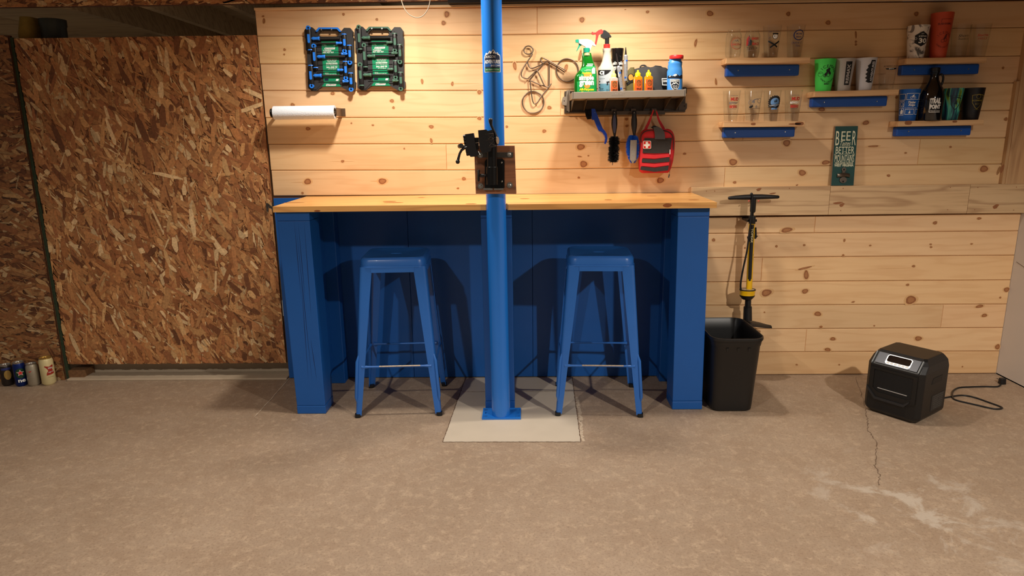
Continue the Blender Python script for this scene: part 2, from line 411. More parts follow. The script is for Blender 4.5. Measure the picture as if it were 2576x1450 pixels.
knots = """662,41,3,2 664,53,3,6 864,36,3,3 1124,36,6,7 1116,58,5,5 948,49,3,3 716,125,3,3 715,137,2,2 1062,205,3,6 1138,211,3,5 837,235,5,4 736,264,5,4 986,254,5,4 990,271,3,3 884,310,2,2 938,315,3,2
1085,319,6,4 775,324,6,4 1206,232,5,5 1206,298,5,4 1085,354,3,6 1017,374,2,2 862,406,4,3 962,456,10,7 774,457,9,7 1167,450,5,4 1152,474,3,2 761,486,3,3 1464,50,6,6 1629,30,4,3 1786,34,8,6 1573,24,2,1
1750,108,3,9 1295,166,4,10 1424,171,4,9 1459,140,3,13 1382,271,5,4 1369,330,5,4 1275,319,3,3 1576,300,4,3 1577,317,4,3 1461,370,10,7 1468,413,9,8 1480,392,2,1.5 1458,394,5,1.5 1456,447,3,2.5 1661,454,9,7 1722,387,4,2.5
1844,408,10,8 1848,459,4,3 1801,206,2.5,8 1983,35,5,5 2083,57,6,5 2153,87,2,8 2153,105,2.5,2.5 2153,112,2.5,2.5 2305,35,5,5 2523,171,3,3 2178,309,8,5 2067,275,8,5 1979,360,9,8 2391,370,3,2.5 2278,385,3,2 2197,368,13,2
2018,435,9,7 2077,409,10,5 2235,442,4,3 2475,425,10,8 2352,561,5,4 2463,550,5,3 1979,579,14,6 2124,605,2.5,4 2023,617,3,2.5 2189,618,3,2 2341,615,3,2 2342,622,3,2.5 2444,614,3,2 2121,643,3,3 2028,692,6,12 2024,675,18,2.5
2298,670,4,3 1928,737,13,9 2025,733,8,6 2283,717,4,3 2291,755,13,11 2532,729,7,6 2516,749,2.5,2.5 2057,790,9,6 1923,786,2,2 2065,823,4,3.5 2199,820,2,2 2464,771,10,4 2476,794,7,4.5 2095,853,7,4.5 2082,880,8,4.5
2310,852,9,6 2509,873,6,7 2004,918,3,2 2111,918,2.5,2 2421,923,2,2 1795,604,4,4 1953,620,3,3 1874,624,2,2 2146,760,4,2 2255,245,3,3 2530,300,4,4 1845,345,5,4"""
for t in knots.split():
    kx, ky, rx, ry = (float(a) for a in t.split(','))
    c = aty(kx, ky); sx, sy = rx/492, ry/492; n = 30; ang = random.uniform(-.5, .5); ph = random.random()*6
    for lay, (k, yy, cur) in enumerate(((1.28, -.0004, 3), (1.0, -.0008, 2), (.62, -.0010, 4))):
        wall.cur = cur; pts = []
        for i in range(n):
            a = 2*PI*i/n; rr = k*(1+.06*math.sin(3*a+ph)+random.uniform(-.02, .02))
            u, v = sx*rr*math.cos(a), sy*rr*math.sin(a)
            if lay == 0: u *= 1.15
            pts.append((c[0]+u*math.cos(ang*.5)-v*math.sin(ang*.5), yy, c[2]+u*math.sin(ang*.5)+v*math.cos(ang*.5)))
        wall.poly(pts)
# pitch streaks running with the grain
wall.cur = 3
for x0, x1, y, h in ((1085, 1212, 211, 2.4), (828, 896, 406.5, 1.2), (1140, 1195, 450.5, 1.0), (930, 962, 456, 1.6), (730, 774, 459, 1.4), (1940, 1992, 733, 3), (1966, 2106, 678, 2.6), (2200, 2298, 676, 1.4), (1600, 1750, 122, 1.2), (1752, 1775, 105, 1.2), (2341, 2382, 616, 1.0), (2145, 2240, 372, 1.2), (1462, 1490, 368, 1.2)):
    a = aty(x0, y); b = aty(x1, y-(x1-x0)*.008); hh = h/492
    wall.add([(a[0], -.0005, a[2]), ((a[0]+b[0])/2, -.0005, (a[2]+b[2])/2-hh/2), (b[0], -.0005, b[2]), ((a[0]+b[0])/2, -.0005, (a[2]+b[2])/2+hh/2)], [(0, 1, 2, 3)])
BACKING = mat('shadow_gap_wood', (96, 60, 34), 0.8)
w = wall.build('wall_back', [PINE, BACKING, KNOT, KNOTL, mat('knot_heart', (170, 116, 72), 0.6, var=0.4, scale=260)], fix=False); tag(w, kind='structure')

# chair-rail boards and corner boards of pale pine
mb = MB(); zt, zb = 1.0215, .8745
def rail(x0, x1, s):
    mb.seed = s; mb.col = (random.uniform(.96, 1.04),)*3
    mb.box(x0, x1, -.028, .0, zb, zt)
rail(.858, J(2087, 500)*.992, .11); rail(J(2087, 500)*.992+.0012, J(2437, 500)*.992, .43); rail(J(2437, 500)*.992+.0012, 2.585, .77)
mb.cur = 1
for kx, ky, rx, ry in ((1909, 477, 6, 4), (1944, 487, 8, 2), (2108, 511, 12, 3), (2118, 516, 6, 5), (2505, 520, 7, 6), (2005, 466, 3, 2)):
    c = aty(kx, ky, -.0285); mb.poly([(c[0]+rx/500*math.cos(a)*(1+.2*math.sin(3*a)), -.0285, c[2]+ry/500*math.sin(a+.4)) for a in [2*PI*i/16 for i in range(16)]])
for kx, ky in ((1777, 481), (1798, 481), (1986, 474), (2121, 474), (2115, 530), (2391, 472), (2384, 528), (2460, 472), (2452, 528), (2557, 471), (2550, 529)):
    c = aty(kx, ky, -.0285); mb.poly([(c[0]+.0025*math.cos(a), -.0286, c[2]+.0025*math.sin(a)) for a in [2*PI*i/8 for i in range(8)]])
o = mb.build('trim_1', [PALE, KNOT], bevel=.0015, fix=False); tag(o, kind='structure')
mb = MB(); mb.seed = .3; mb.col = (1, 1, 1)
PALEV = wood('pale_pine_upright', lin((200, 162, 118)), lin((190, 150, 106)), lin((140, 98, 62)), axis='Z', grain=1.2)
mb.box(2.432, 2.60, -.03, 0, 1.0216, 1.90); mb.seed = .6
mb.box(2.418, 2.432, -.026, 0, 1.0216, 1.52)
mb.seed = .8; mb.box(2.535, 2.60, -.16, -.0302, 1.0216, 1.95)
mb.cur = 1
c = aty(2521, 425, -.0305); mb.poly([(c[0]+.009*math.cos(a), -.0305, c[2]+.022*math.sin(a+.5)) for a in [2*PI*i/16 for i in range(16)]])
o = mb.build('trim_2', [PALEV, KNOT], bevel=.0012); tag(o, kind='structure')

# white lower wall on the right
FOAM = mat('white_foam_panel', (206, 198, 190), 0.7, var=0.05, scale=6, bump=0.1)
mb = MB(); mb.box(2.5565, 2.62, -5.2, .03, .0, .873); mb.cur = 1
mb.box(2.5565, 2.5615, -5.2, .0, 0, .006)
pts = [(2.5560, -.02, .62), (2.556, -.09, .60), (2.556, -.16, .585), (2.556, -.3, .57)]
mb.tube(pts, .0012, 4)
o = mb.build('wall_right', [FOAM, CRACK]); tag(o, kind='structure')
mb = MB(); mb.box(2.60, 2.66, -5.2, -.16, .873, 2.2); o = mb.build('wall_right_upper', PALEV); tag(o, kind='structure')

# ------------------------------------------------------------------ strand board
STR = attr_mat('strand_board', 0.6, .14, 90)
PAL = [lin(c)[:3] for c in ((208, 154, 98), (190, 132, 80), (176, 116, 68), (218, 172, 116), (156, 98, 56), (198, 142, 90), (184, 124, 74), (122, 74, 42), (232, 196, 146), (168, 108, 66), (184, 126, 78), (194, 136, 84))]
def strands(mb, org, eu, ev, nrm, Wd, Ht, count, base, main=PI/2, spread=.75, big=1.0, dim=1.0):
    """many flat wood flakes pressed one over another inside the rectangle"""
    org, eu, ev, nrm = (np.array(a, float) for a in (org, eu, ev, nrm))
    mb.col = base; mb.add([org, org+eu*Wd, org+eu*Wd+ev*Ht, org+ev*Ht], [(0, 1, 2, 3)])
    for k in range(count):
        u, v = random.uniform(0, Wd), random.uniform(0, Ht)
        a = main+random.gauss(0, spread); L = big*random.choice((.03, .045, .06, .08, .10, .125))*random.uniform(.7, 1.1)/2; w_ = big*random.choice((.0016, .004, .0065, .009, .011, .014))*random.uniform(.8, 1.15)
        ca, sa = math.cos(a), math.sin(a); pts = []
        for (p, q) in ((-L, -w_*random.uniform(.2, 1)), (-L*.6, -w_), (L*.6, -w_*random.uniform(.7, 1)), (L, -w_*random.uniform(0, .8)), (L*random.uniform(.8, 1.05), w_*random.uniform(.1, 1)), (0, w_), (-L*random.uniform(.8, 1.05), w_*random.uniform(.3, 1))):
            x = min(max(u+p*ca-q*sa, 0), Wd); y = min(max(v+p*sa+q*ca, 0), Ht)
            pts.append(org+eu*x+ev*y+nrm*(.0003+.0000008*k+.0))
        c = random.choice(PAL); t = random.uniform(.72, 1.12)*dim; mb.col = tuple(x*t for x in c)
        mb.poly(pts)
        if random.random() < .12:   # thin dark gap beside a flake
            mb.col = tuple(x*.35 for x in PAL[7]); i0, i1 = pts[1], pts[2]
            mb.add([i0, i1, i1+(i1-i0)*.1+ev*.0015+nrm*.00001, i0+ev*.0012+nrm*.00001], [(0, 1, 2, 3)])
# the big sheet over the crawlspace opening
OX0, OX1, OZ0, OZ1 = -2.512, -1.302, .0865, 1.785
osb = thing('strand_board_sheet', 'large upright oriented strand board sheet covering the low opening left of the workbench', 'board', (-1.9, .02, .09))
mb = MB(); mb.col = lin((150, 98, 58))[:3]
mb.box(OX0, OX1, .004, .016, OZ0, OZ1)
strands(mb, (OX0, .0035, OZ0), (1, 0, 0), (0, 0, 1), (0, -1, 0), OX1-OX0, OZ1-OZ0, 9800, lin((160, 102, 60))[:3], main=1.95, spread=.5, big=1.15)
PAL2 = PAL
mb.build('sheet', STR, osb, fix=False)
# latch plate
mb = MB(); a = aty(671, 511, -.004); b = aty(697, 532, -.004)
mb.box(a[0], b[0]+.02, -.004, .003, b[2], a[2]); mb.box(a[0], a[0]+.008, -.018, -.004, b[2], a[2])
lt = tag(mb.build('latch_plate', DSTEEL, origin=(a[0], 0, a[2]), bevel=.001), 'small grey metal latch plate at the strand board edge beside the worktop corner', 'latch')
# the strand board wall that turns towards the room at far left
mb = MB(); A = np.array([-2.530, -.004, 0.0]); B = np.array([-3.30, -.050, 0.0]); eu = (B-A)/np.linalg.norm(B-A); nr = np.array([eu[1], -eu[0], 0]); nr = nr if nr[1] < 0 else -nr
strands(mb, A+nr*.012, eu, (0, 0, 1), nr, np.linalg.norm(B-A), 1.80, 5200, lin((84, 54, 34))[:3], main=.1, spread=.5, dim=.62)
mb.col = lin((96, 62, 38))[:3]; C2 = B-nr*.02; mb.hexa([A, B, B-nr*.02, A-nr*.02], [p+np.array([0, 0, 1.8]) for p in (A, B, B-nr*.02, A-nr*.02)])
mb.col = lin((52, 66, 46))[:3]; mb.box(-2.532, -2.516, -.004, .02, .0, 1.79)   # painted edge
mb.col = lin((120, 86, 56))[:3]; mb.box(-2.515, -2.43, -.004, .09, .0, .05)
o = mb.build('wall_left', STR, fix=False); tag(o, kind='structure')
# header band above the opening, black box coloured as the shade of the recess above the pine
mb = MB(); zH = float(aty(300, 27)[2])
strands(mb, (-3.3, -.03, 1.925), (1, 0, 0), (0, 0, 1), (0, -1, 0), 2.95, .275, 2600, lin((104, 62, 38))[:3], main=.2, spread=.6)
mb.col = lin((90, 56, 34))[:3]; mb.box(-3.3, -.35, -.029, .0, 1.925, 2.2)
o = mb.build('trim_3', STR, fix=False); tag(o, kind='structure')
mb = MB(); mb.box(-.35, 2.7, -.05, .02, 1.912, 2.2)
o = mb.build('trim_4', mat('recess_shade_black', (24, 18, 16), 0.7, var=.2, scale=20)); tag(o, kind='structure')
mb = MB(); mb.seed = .2; mb.col = (1.0, 1.0, 1.0)
mb.box(-1.30, 2.45, -.012, .0, float(aty(1265, 17.6)[2])-.0005, float(aty(1265, 17.6)[2])+.012)
o = mb.build('trim_5', PINE, bevel=.002); tag(o, kind='structure')
# crawlspace: kerb, back wall, joists, wool, pipe
mb = MB(); KERB = mat('grey_concrete', (186, 168, 144), 0.75, var=0.12, scale=18, bump=.2)
mb.box(-2.51, -1.295, -.033, .075, 0, .011); mb.box(-2.51, -1.295, .10, .2, .0, .3)
o = mb.build('trim_6', KERB, bevel=.003); tag(o, kind='structure')
OLDW = wood('old_joist_wood', lin((198, 168, 124)), lin((180, 150, 108)), lin((120, 92, 62)), seed_attr=False, axis='XY', grain=1.3)
mb = MB()
for px_ in (150, 350, 560, 760):
    t = aty(px_, 33, .05); 
    mb.box(t[0], t[0]+.04, .05, 1.8, 1.935, 2.1)
mb.box(-4.2, -.9, 1.8, 1.9, 0, 2.2); mb.box(-3.3, -.9, .03, 1.9, 2.06, 2.12)
o = mb.build('floor_joists', OLDW); tag(o, kind='structure')
WOOL = mat('yellow_insulation', (150, 124, 56), 0.95, var=.35, scale=40, bump=.8)
mb = MB(); mb.loft([(1.60, -2.50, .11, .04, .06), (1.7, -2.50, .12, .045, .07), (1.82, -2.50, .12, .042, .07), (1.90, -2.50, .12, .03, .05)], n=20, p=3)
ins = tag(mb.build('insulation_batt', WOOL, smooth=60, origin=(-2.5, .12, 1.6)), 'yellow insulation tucked in the dark upper left corner above the strand board', 'insulation')
mb = MB(); mb.lathe([(0, 1.70), (.055, 1.70), (.058, 1.74), (.058, 1.85), (.062, 1.86), (.062, 1.89), (0, 1.895)], (-2.385, .12, 0), 24)
o = tag(mb.build('dark_pipe_cap', mat('dark_green_plastic', (44, 46, 34), .5, var=.3, scale=20), smooth=40, origin=(-2.385, .12, 1.7)), 'dark capped pipe end above the strand board sheet near the upper left corner', 'pipe')
# ceiling
mb = MB(); mb.box(-4.2, 2.75, -5.2, 2.0, 2.2, 2.3)
o = mb.build('ceiling', OLDW); tag(o, kind='structure')
# ------------------------------------------------------------------ workbench
bench = thing('workbench', 'long blue painted workbench with a honey coloured pine top along the board wall', 'workbench', (-.12, -.25, 0))
BF, BZ = -.495, .968
def post(x0, x1, yf, yb, x0t=None, x1t=None, cap=True):
    mb = MB(); x0t = x0 if x0t is None else x0t; x1t = x1 if x1t is None else x1t
    def X(f, z): return (x0+(x0t-x0)*z/BZ, x1+(x1t-x1)*z/BZ)[f]
    def seg(za, zb, e):
        mb.hexa([(X(0, za)-e, yf-e, za), (X(1, za)+e, yf-e, za), (X(1, za)+e, yb, za), (X(0, za)-e, yb, za)],
                [(X(0, zb)-e, yf-e, zb), (X(1, zb)+e, yf-e, zb), (X(1, zb)+e, yb, zb), (X(0, zb)-e, yb, zb)])
    seg(.042, BZ-.042, 0); seg(0.0005, .0412, .0008); seg(BZ-.0412, BZ-.0005, .0008)
    return mb.build('post', BLUE, bench, bevel=.003)
post(-1.085, -.949, BF, -.36, -1.103, -.955)
post(.709, .850, -.465, -.33, .695, .836)
post(-.186, -.046, -.452, -.32, -.190, -.050)
for i, (x0, x1) in enumerate(((-1.06, -1.02), (.775, .815))):
    mb = MB(); mb.box(x0, x1, -.36 if i == 0 else -.33, -.09, .05, .93); mb.build('side_panel', BLUE, bench, bevel=.002)
    x0, x1 = (-1.085, -.96) if i == 0 else (.72, .85)
    mb = MB(); mb.box(x0, x1, -.09, -.013, 0, BZ-.001); mb.build('rear_post', BLUE, bench, bevel=.003)
mb = MB()
for x0, x1 in ((-1.288, -.60), (-.5985, .0485), (.05, .86)): mb.box(x0, x1, -.0125, -.0005, .004, .986)
mb.build('back_panel', BLUE, bench, bevel=.0015)
mb = MB()   # cracks in the left post's paint
mb.seed = 0
for xa, za, xb, zb in ((740, 556, 757, 745), (744, 560, 786, 968), (750, 560, 768, 760), (765, 560, 783, 800), (757, 700, 776, 960), (781, 850, 797, 958)):
    a = aty(xa, za, BF-.0004); b = aty(xb, zb, BF-.0004); m_ = (a+b)/2
    mb.add([(a[0], BF-.0004, a[2]), (m_[0]-.0012, BF-.0004, m_[2]), (b[0], BF-.0004, b[2]), (m_[0]+.0014, BF-.0004, m_[2])], [(0, 1, 2, 3)])
part_label(mb.build('wood_check', mat('check_shadow', (8, 34, 84), .8), bench), 'long dark cracks in the painted left post')
# top, notched round the steel column
mb = MB(); q = [(-1.109, -.516), (-.1600, -.516), (-.1600, -.474), (-.0672, -.474), (-.0672, -.516), (.853, -.516), (.864, -.003), (-1.117, -.003)]
prism(mb, [q], lambda u, v: (u, v, .9935), lambda u, v: (u, v, .9685))
mb.cur = 1
def ell(cx, cz, rx, rz, y=-.5166):
    mb.poly([(cx+rx*math.cos(a)*(1+.12*math.sin(2*a+1)), y, cz+rz*math.sin(a)) for a in [2*PI*i/18 for i in range(18)]])
c = aty(1679, 517, -.5166); ell(c[0], c[2], .018, .009)
c = aty(798, 531, -.5166); ell(c[0], c[2], .013, .004)
for px_, py_, rx, rz in ((980, 507, 18, 2.0), (990, 510, 26, 1.6), (1185, 513, 14, 1.6), (1060, 497, 10, 1.2), (1320, 500, 13, 1.4), (1530, 503, 10, 1.5), (1745, 503, 14, 1.2), (1640, 493, 14, .8), (740, 510, 28, 1.0)):
    c = atz(px_, py_, .9938)
    mb.poly([(c[0]+rx/560*math.cos(a), c[1]+rz/560*6*math.sin(a), .9938) for a in [2*PI*i/16 for i in range(16)]])
mb.build('worktop', [TOPW, mat('pitch_mark', (150, 84, 34), .4, var=.3, scale=60)], bench, bevel=.0025)

# ------------------------------------------------------------------ steel column
pb = np.array([-.109, -.531, 0.0]); tp = aty(1235.6, 0, -.531); k = 2.2/tp[2]; pt = pb+(np.array([tp[0], -.531, tp[2]])-pb)*k
col = thing('steel_column', 'round blue painted steel column standing on a bolted plate in front of the workbench', 'column', pb)
mb = MB(); R0 = .0432
mb.tube([pb+(0, 0, .008), pb+(pt-pb)*.5, pt], R0, 48, cap=True); mb.build('shaft', BLUEP, col, smooth=50)
mb = MB()
def hole(cx, cy, rx=.0085, ry=.0085): return [(cx+rx*math.cos(a), cy+ry*math.sin(a)) for a in [2*PI*i/16 for i in range(16)]]
lo = [(-.197, -.577), (-.016, -.577), (-.016, -.455), (-.197, -.455)]
hs = [hole(-.182, -.553, .010, .008), hole(-.031, -.553, .010, .008), hole(-.182, -.479, .010, .008), hole(-.031, -.479, .010, .008), hole(-.182, -.515, .005), hole(-.031, -.515, .005)]
prism(mb, [lo]+hs, lambda u, v: (u, v, .009), lambda u, v: (u, v, .0013))
mb.build('base_plate', BLUEP, col, bevel=.001)
# sticker wrapped on the shaft
zc = float(aty(1240, 155, -.575)[2]); f_ = (zc)/2.2; ax = pb+(pt-pb)*f_
def onpole(e=.0006):
    return lambda u, v: (ax[0]+(R0+e)*math.sin(u/R0), ax[1]-(R0+e)*math.cos(u/R0), zc+v)
s_w, s_h = .074, .082
mb = MB(); mtn = [(-.5, -.5), (.5, -.5), (.5, .22), (.47, .34), (.38, .36), (.3, .46), (.22, .40), (.06, .60), (-.04, .47), (-.14, .53), (-.26, .38), (-.36, .44), (-.46, .30), (-.5, .2)]
def stick(e, sc, mi):
    mb.cur = mi
    vs = [(a*s_w*sc[0], b*s_h*sc[1]+sc[2]) for a, b in mtn]; L = np.linspace(-.5, .5, 13)
    # columns so that the outline bends with the tube
    top = [(float(u)*s_w*sc[0], float(np.interp(u, [p[0] for p in mtn[:1:-1]][:12] if False else sorted([p[0] for p in mtn[2:]]), [p[1] for p in sorted(mtn[2:], key=lambda p: p[0])]))*s_h*sc[1]+sc[2]) for u in np.linspace(-.5, .5, 41)]
    b0 = -.5*s_h*sc[1]+sc[2]; F = onpole(e)
    mb.add([F(u, b0) for u, _ in top]+[F(u, v) for u, v in top], [(i, i+1, 41+i+1, 41+i) for i in range(40)])
stick(.0005, (1, 1, 0), 0); stick(.0008, (.93, .93, -.001), 1)
mb.cur = 2; mb.patch(onpole(.0011), -.46*s_w, .46*s_w, -.46*s_h, -.31*s_h, 12, 1)
mb.cur = 3; mb.patch(onpole(.0010), -.46*s_w, .46*s_w, -.24*s_h, .05*s_h, 12, 1)
mb.cur = 0
mb.fn2(text('ADVENTURES', .064, .0145, bold=.02, cy=.000), onpole(.0016))
mb.fn2(text('DRAGON', .044, .010, cx=-.010, cy=.0195), onpole(.0016))
mb.fn2(text('BASE CAMP', .037, .0075, cx=.013, cy=-.0155), onpole(.0016))
mb.fn2(text('Ride it. Explore it. Be Great', .056, .005, cy=-.0315), onpole(.0016))
for x0, x1, z0, z1 in ((-.030, -.018, .030, .036), (-.012, -.002, .034, .041), (.002, .013, .034, .041), (.020, .029, .029, .034)):
    F = onpole(.0014); mb.add([F(x0, z0), F((x0+x1)/2, z1), F(x1, z0), F((x0+x1)/2, z0-.003)], [(0, 1, 2, 3)])
part_label(mb.build('sticker', [WHITE, mat('sticker_night', (34, 42, 66), .4), mat('sticker_green', (36, 108, 74), .4), mat('sticker_blue', (28, 82, 150), .4)], col, fix=False), 'mountain shaped sticker with white lettering on the column')

# ------------------------------------------------------------------ repair stand clamp on its board
Yb = -.612
st = thing('bike_repair_clamp', 'black bicycle repair clamp bolted to a dark stained board on the blue column', 'repair stand', aty(1246, 488, Yb))
DKW = wood('dark_stained_board', lin((172, 114, 76)), lin((134, 84, 54)), lin((46, 25, 16)), seed_attr=False, grain=1.6, rough=.5)
mb = MB(); pxy(mb, [[(1192.5, 367), (1294.5, 367), (1299, 488), (1197, 488)]], Yb, Yb+.037); mb.build('mounting_board', DKW, st, bevel=.002)
G_ = lambda x, y: (1120+x/6.04, 280+y/6.04)
def Pp(l, y0, y1, m, name, lab=None, bevel=.001, par=None):
    mb = MB(); pxy(mb, [[G_(*p) for p in l]], y0, y1); o = mb.build(name, m, par or st, bevel=bevel)
    if lab: o['label'] = lab
    return o
for bx, by, big in ((975, 655, 1), (535, 672, 1), (535, 1140, 1.15), (980, 1125, 1.15)):
    c = aty(*G_(bx, by), Yb-.01); mb = MB(); mb.lathe([(0, -.002), (.0105*big, -.002), (.0105*big, .001), (0, .001)], (c[0], Yb-.012 if by < 700 else Yb-.003, c[2]), 24, 'Y')
    yy = Yb-.013 if by < 700 else Yb-.004
    mb.lathe([(0, 0), (.0062, 0), (.0062, .0055), (.003, .0065), (.003, .009), (0, .009)], (c[0], yy, c[2]), 6, 'Y'); mb.build('bolt', STEEL, st)
Pp([(490, 625), (1030, 625), (1030, 705), (490, 705)], Yb-.010, Yb-.001, DSTEEL, 'strap')
Pp([(600, 760), (640, 722), (870, 722), (900, 755), (900, 1165), (600, 1165)], Yb-.006, Yb-.0005, BLACKM, 'mount_plate')
for bx, by in ((857, 780), (862, 1065)):
    c = aty(*G_(bx, by), Yb-.008); mb = MB(); mb.lathe([(0, 0), (.0042, 0), (.0042, .004), (0, .005)], (c[0], Yb-.0062, c[2]), 6, 'Y'); mb.build('screw', STEEL, st)
Pp([(580, 1172), (720, 1172), (720, 1200), (580, 1200)], Yb-.022, Yb-.001, STEEL, 'clip'); Pp([(740, 1172), (885, 1172), (885, 1198), (740, 1198)], Yb-.022, Yb-.001, STEEL, 'clip')
Ys = -.655; k0 = aty(*G_(714, 1115), Ys); k1 = aty(*G_(712, 845), Ys); k2 = aty(*G_(715, 560), Ys)
mb = MB(); mb.tube([k0, k1], .0245, 32); mb.add([], []); mb.box(k0[0]-.018, k0[0]+.018, Ys+.008, Yb-.005, k0[2]+.004, k1[2]-.004); mb.build('socket', BLACKM, st, smooth=40, bevel=.0008)
mb = MB(); mb.tube([k1-(0, 0, .01), (k2[0], Ys, k2[2]+.055)], .0208, 32); mb.build('arm', BLACKM, st, smooth=40)
a = aty(*G_(610, 978), Ys); b = aty(*G_(505, 978), Ys)
mb = MB(); mb.tube([a, b], [.004, .004], 12); mb.tube([aty(*G_(590, 978), Ys), aty(*G_(530, 978), Ys)], [.0075, .0075], 12)
kb0 = aty(*G_(505, 890), Ys); kb1 = aty(*G_(505, 1068), Ys); mb.loft([(kb1[2], kb1[0], Ys, .004, .008), (kb1[2]+.004, kb1[0], Ys, .0055, .011), (kb0[2]-.004, kb0[0], Ys, .0055, .011), (kb0[2], kb0[0], Ys, .004, .008)], 16); mb.build('clamp_knob', BLACK, st, smooth=50)
# head: joint disc, ribbed body, two jaws, levers
Yh = -.70; c = aty(*G_(780, 445), Yh)
dn = np.array([.93, -.36, 0.0]); 
def disc(mb, c, ax, r, h0, h1, n=36):
    ax = np.array(ax)/np.linalg.norm(ax); mb.tube([np.array(c)+ax*h0, np.array(c)+ax*h1], r, n)
mb = MB(); disc(mb, c, dn, .0172, -.012, .004); mb.build('joint', BLACKM, st, smooth=40, bevel=.001)
mb = MB(); disc(mb, c, dn, .0142, .004, .0055); part_label(mb.build('joint_face', mat('brushed_face', (188, 172, 150), .35, metal=.6, var=.1, scale=60), st, smooth=40), 'brushed metal disc')
mb = MB(); pxy(mb, [[G_(*p) for p in ((498, 290), (620, 278), (640, 300), (722, 280), (738, 420), (770, 545), (700, 560), (690, 610), (560, 640), (520, 560))]], Yh-.022, Yh+.024); mb.build('clamp_body', BLACK, st, bevel=.003)
mb = MB()
for (xa, ya, xb, yb_) in ((600, 350, 735, 338), (615, 445, 740, 425), (650, 548, 770, 528), (650, 365, 730, 420), (735, 345, 655, 425), (660, 460, 745, 520), (745, 440, 668, 530)):
    p = aty(*G_(xa, ya), Yh-.023); q = aty(*G_(xb, yb_), Yh-.023); mb.tube([p, q], [.0006, .0022], 8)
mb.build('rib', mat('worn_black', (66, 60, 56), .35), st, smooth=40)
mb = MB(); pts = [(300, 350), (428, 332), (470, 560), (500, 660), (470, 690), (385, 695), (330, 620)]
pxy(mb, [[G_(*p) for p in pts]], Yh-.020, Yh+.020); mb.build('clamp_jaw', BLACK, st, bevel=.003)
mb = MB()
for i in range(7):
    x = 300+i*8; y = 385+i*44; p = aty(*G_(x, y), Yh); disc(mb, p, (1, -.2, .15), .006+.004*math.sin(PI*(i+1)/8), -.006, .010, 12)
mb.build('adjuster_lug', BLACK, st, smooth=40)
mb = MB(); p = aty(*G_(440, 400), Yh); q = aty(*G_(520, 600), Yh)
mb.box(p[0]-.003, p[0]+.018, Yh-.014, Yh+.014, q[2]+.004, p[2]); mb.build('jaw_slide', BLACKM, st, bevel=.001)
mb = MB(); mb.tube([aty(*G_(462, 482), Yh-.016), aty(*G_(535, 470), Yh-.016)], .0012, 8); mb.build('pin', STEEL, st, smooth=40); mb = MB(); mb.tube([aty(*G_(500, 610), Yh-.01), aty(*G_(530, 665), Yh-.01)], .0025, 8); mb.build('spring', STEEL, st, smooth=40)
mb = MB(); L = [(330, 555), (290, 560), (250, 590), (222, 640), (205, 700), (190, 765)]
mb.tube([aty(*G_(*p), Yh-.018) for p in L], [.0062, .0058, .0052, .0048, .0052, .0062], 16)
c = aty(*G_(190, 768), Yh-.018); mb.lathe([(0, -.0092), (.006, -.007), (.0092, 0), (.006, .007), (0, .0092)], c, 18)
c = aty(*G_(232, 528), Yh-.016); d_ = (.35, -1, .1); disc(mb, c, d_, .0094, -.012, .012, 24); mb.tube([c, aty(*G_(325, 560), Yh-.016)], .007, 12)
mb.build('lever', BLACK, st, smooth=50)
mb = MB(); L = [(775, 400), (752, 330), (725, 270), (700, 215), (690, 165), (690, 130)]
mb.tube([aty(*G_(*p), Yh) for p in L], [.006, .0055, .005, .0052, .0075, .0085], 16); c = aty(*G_(690, 130), Yh); mb.lathe([(0, -.006), (.0086, -.002), (.0086, .002), (.005, .0055), (0, .007)], c, 18)
mb.build('lever', BLACK, st, smooth=50)

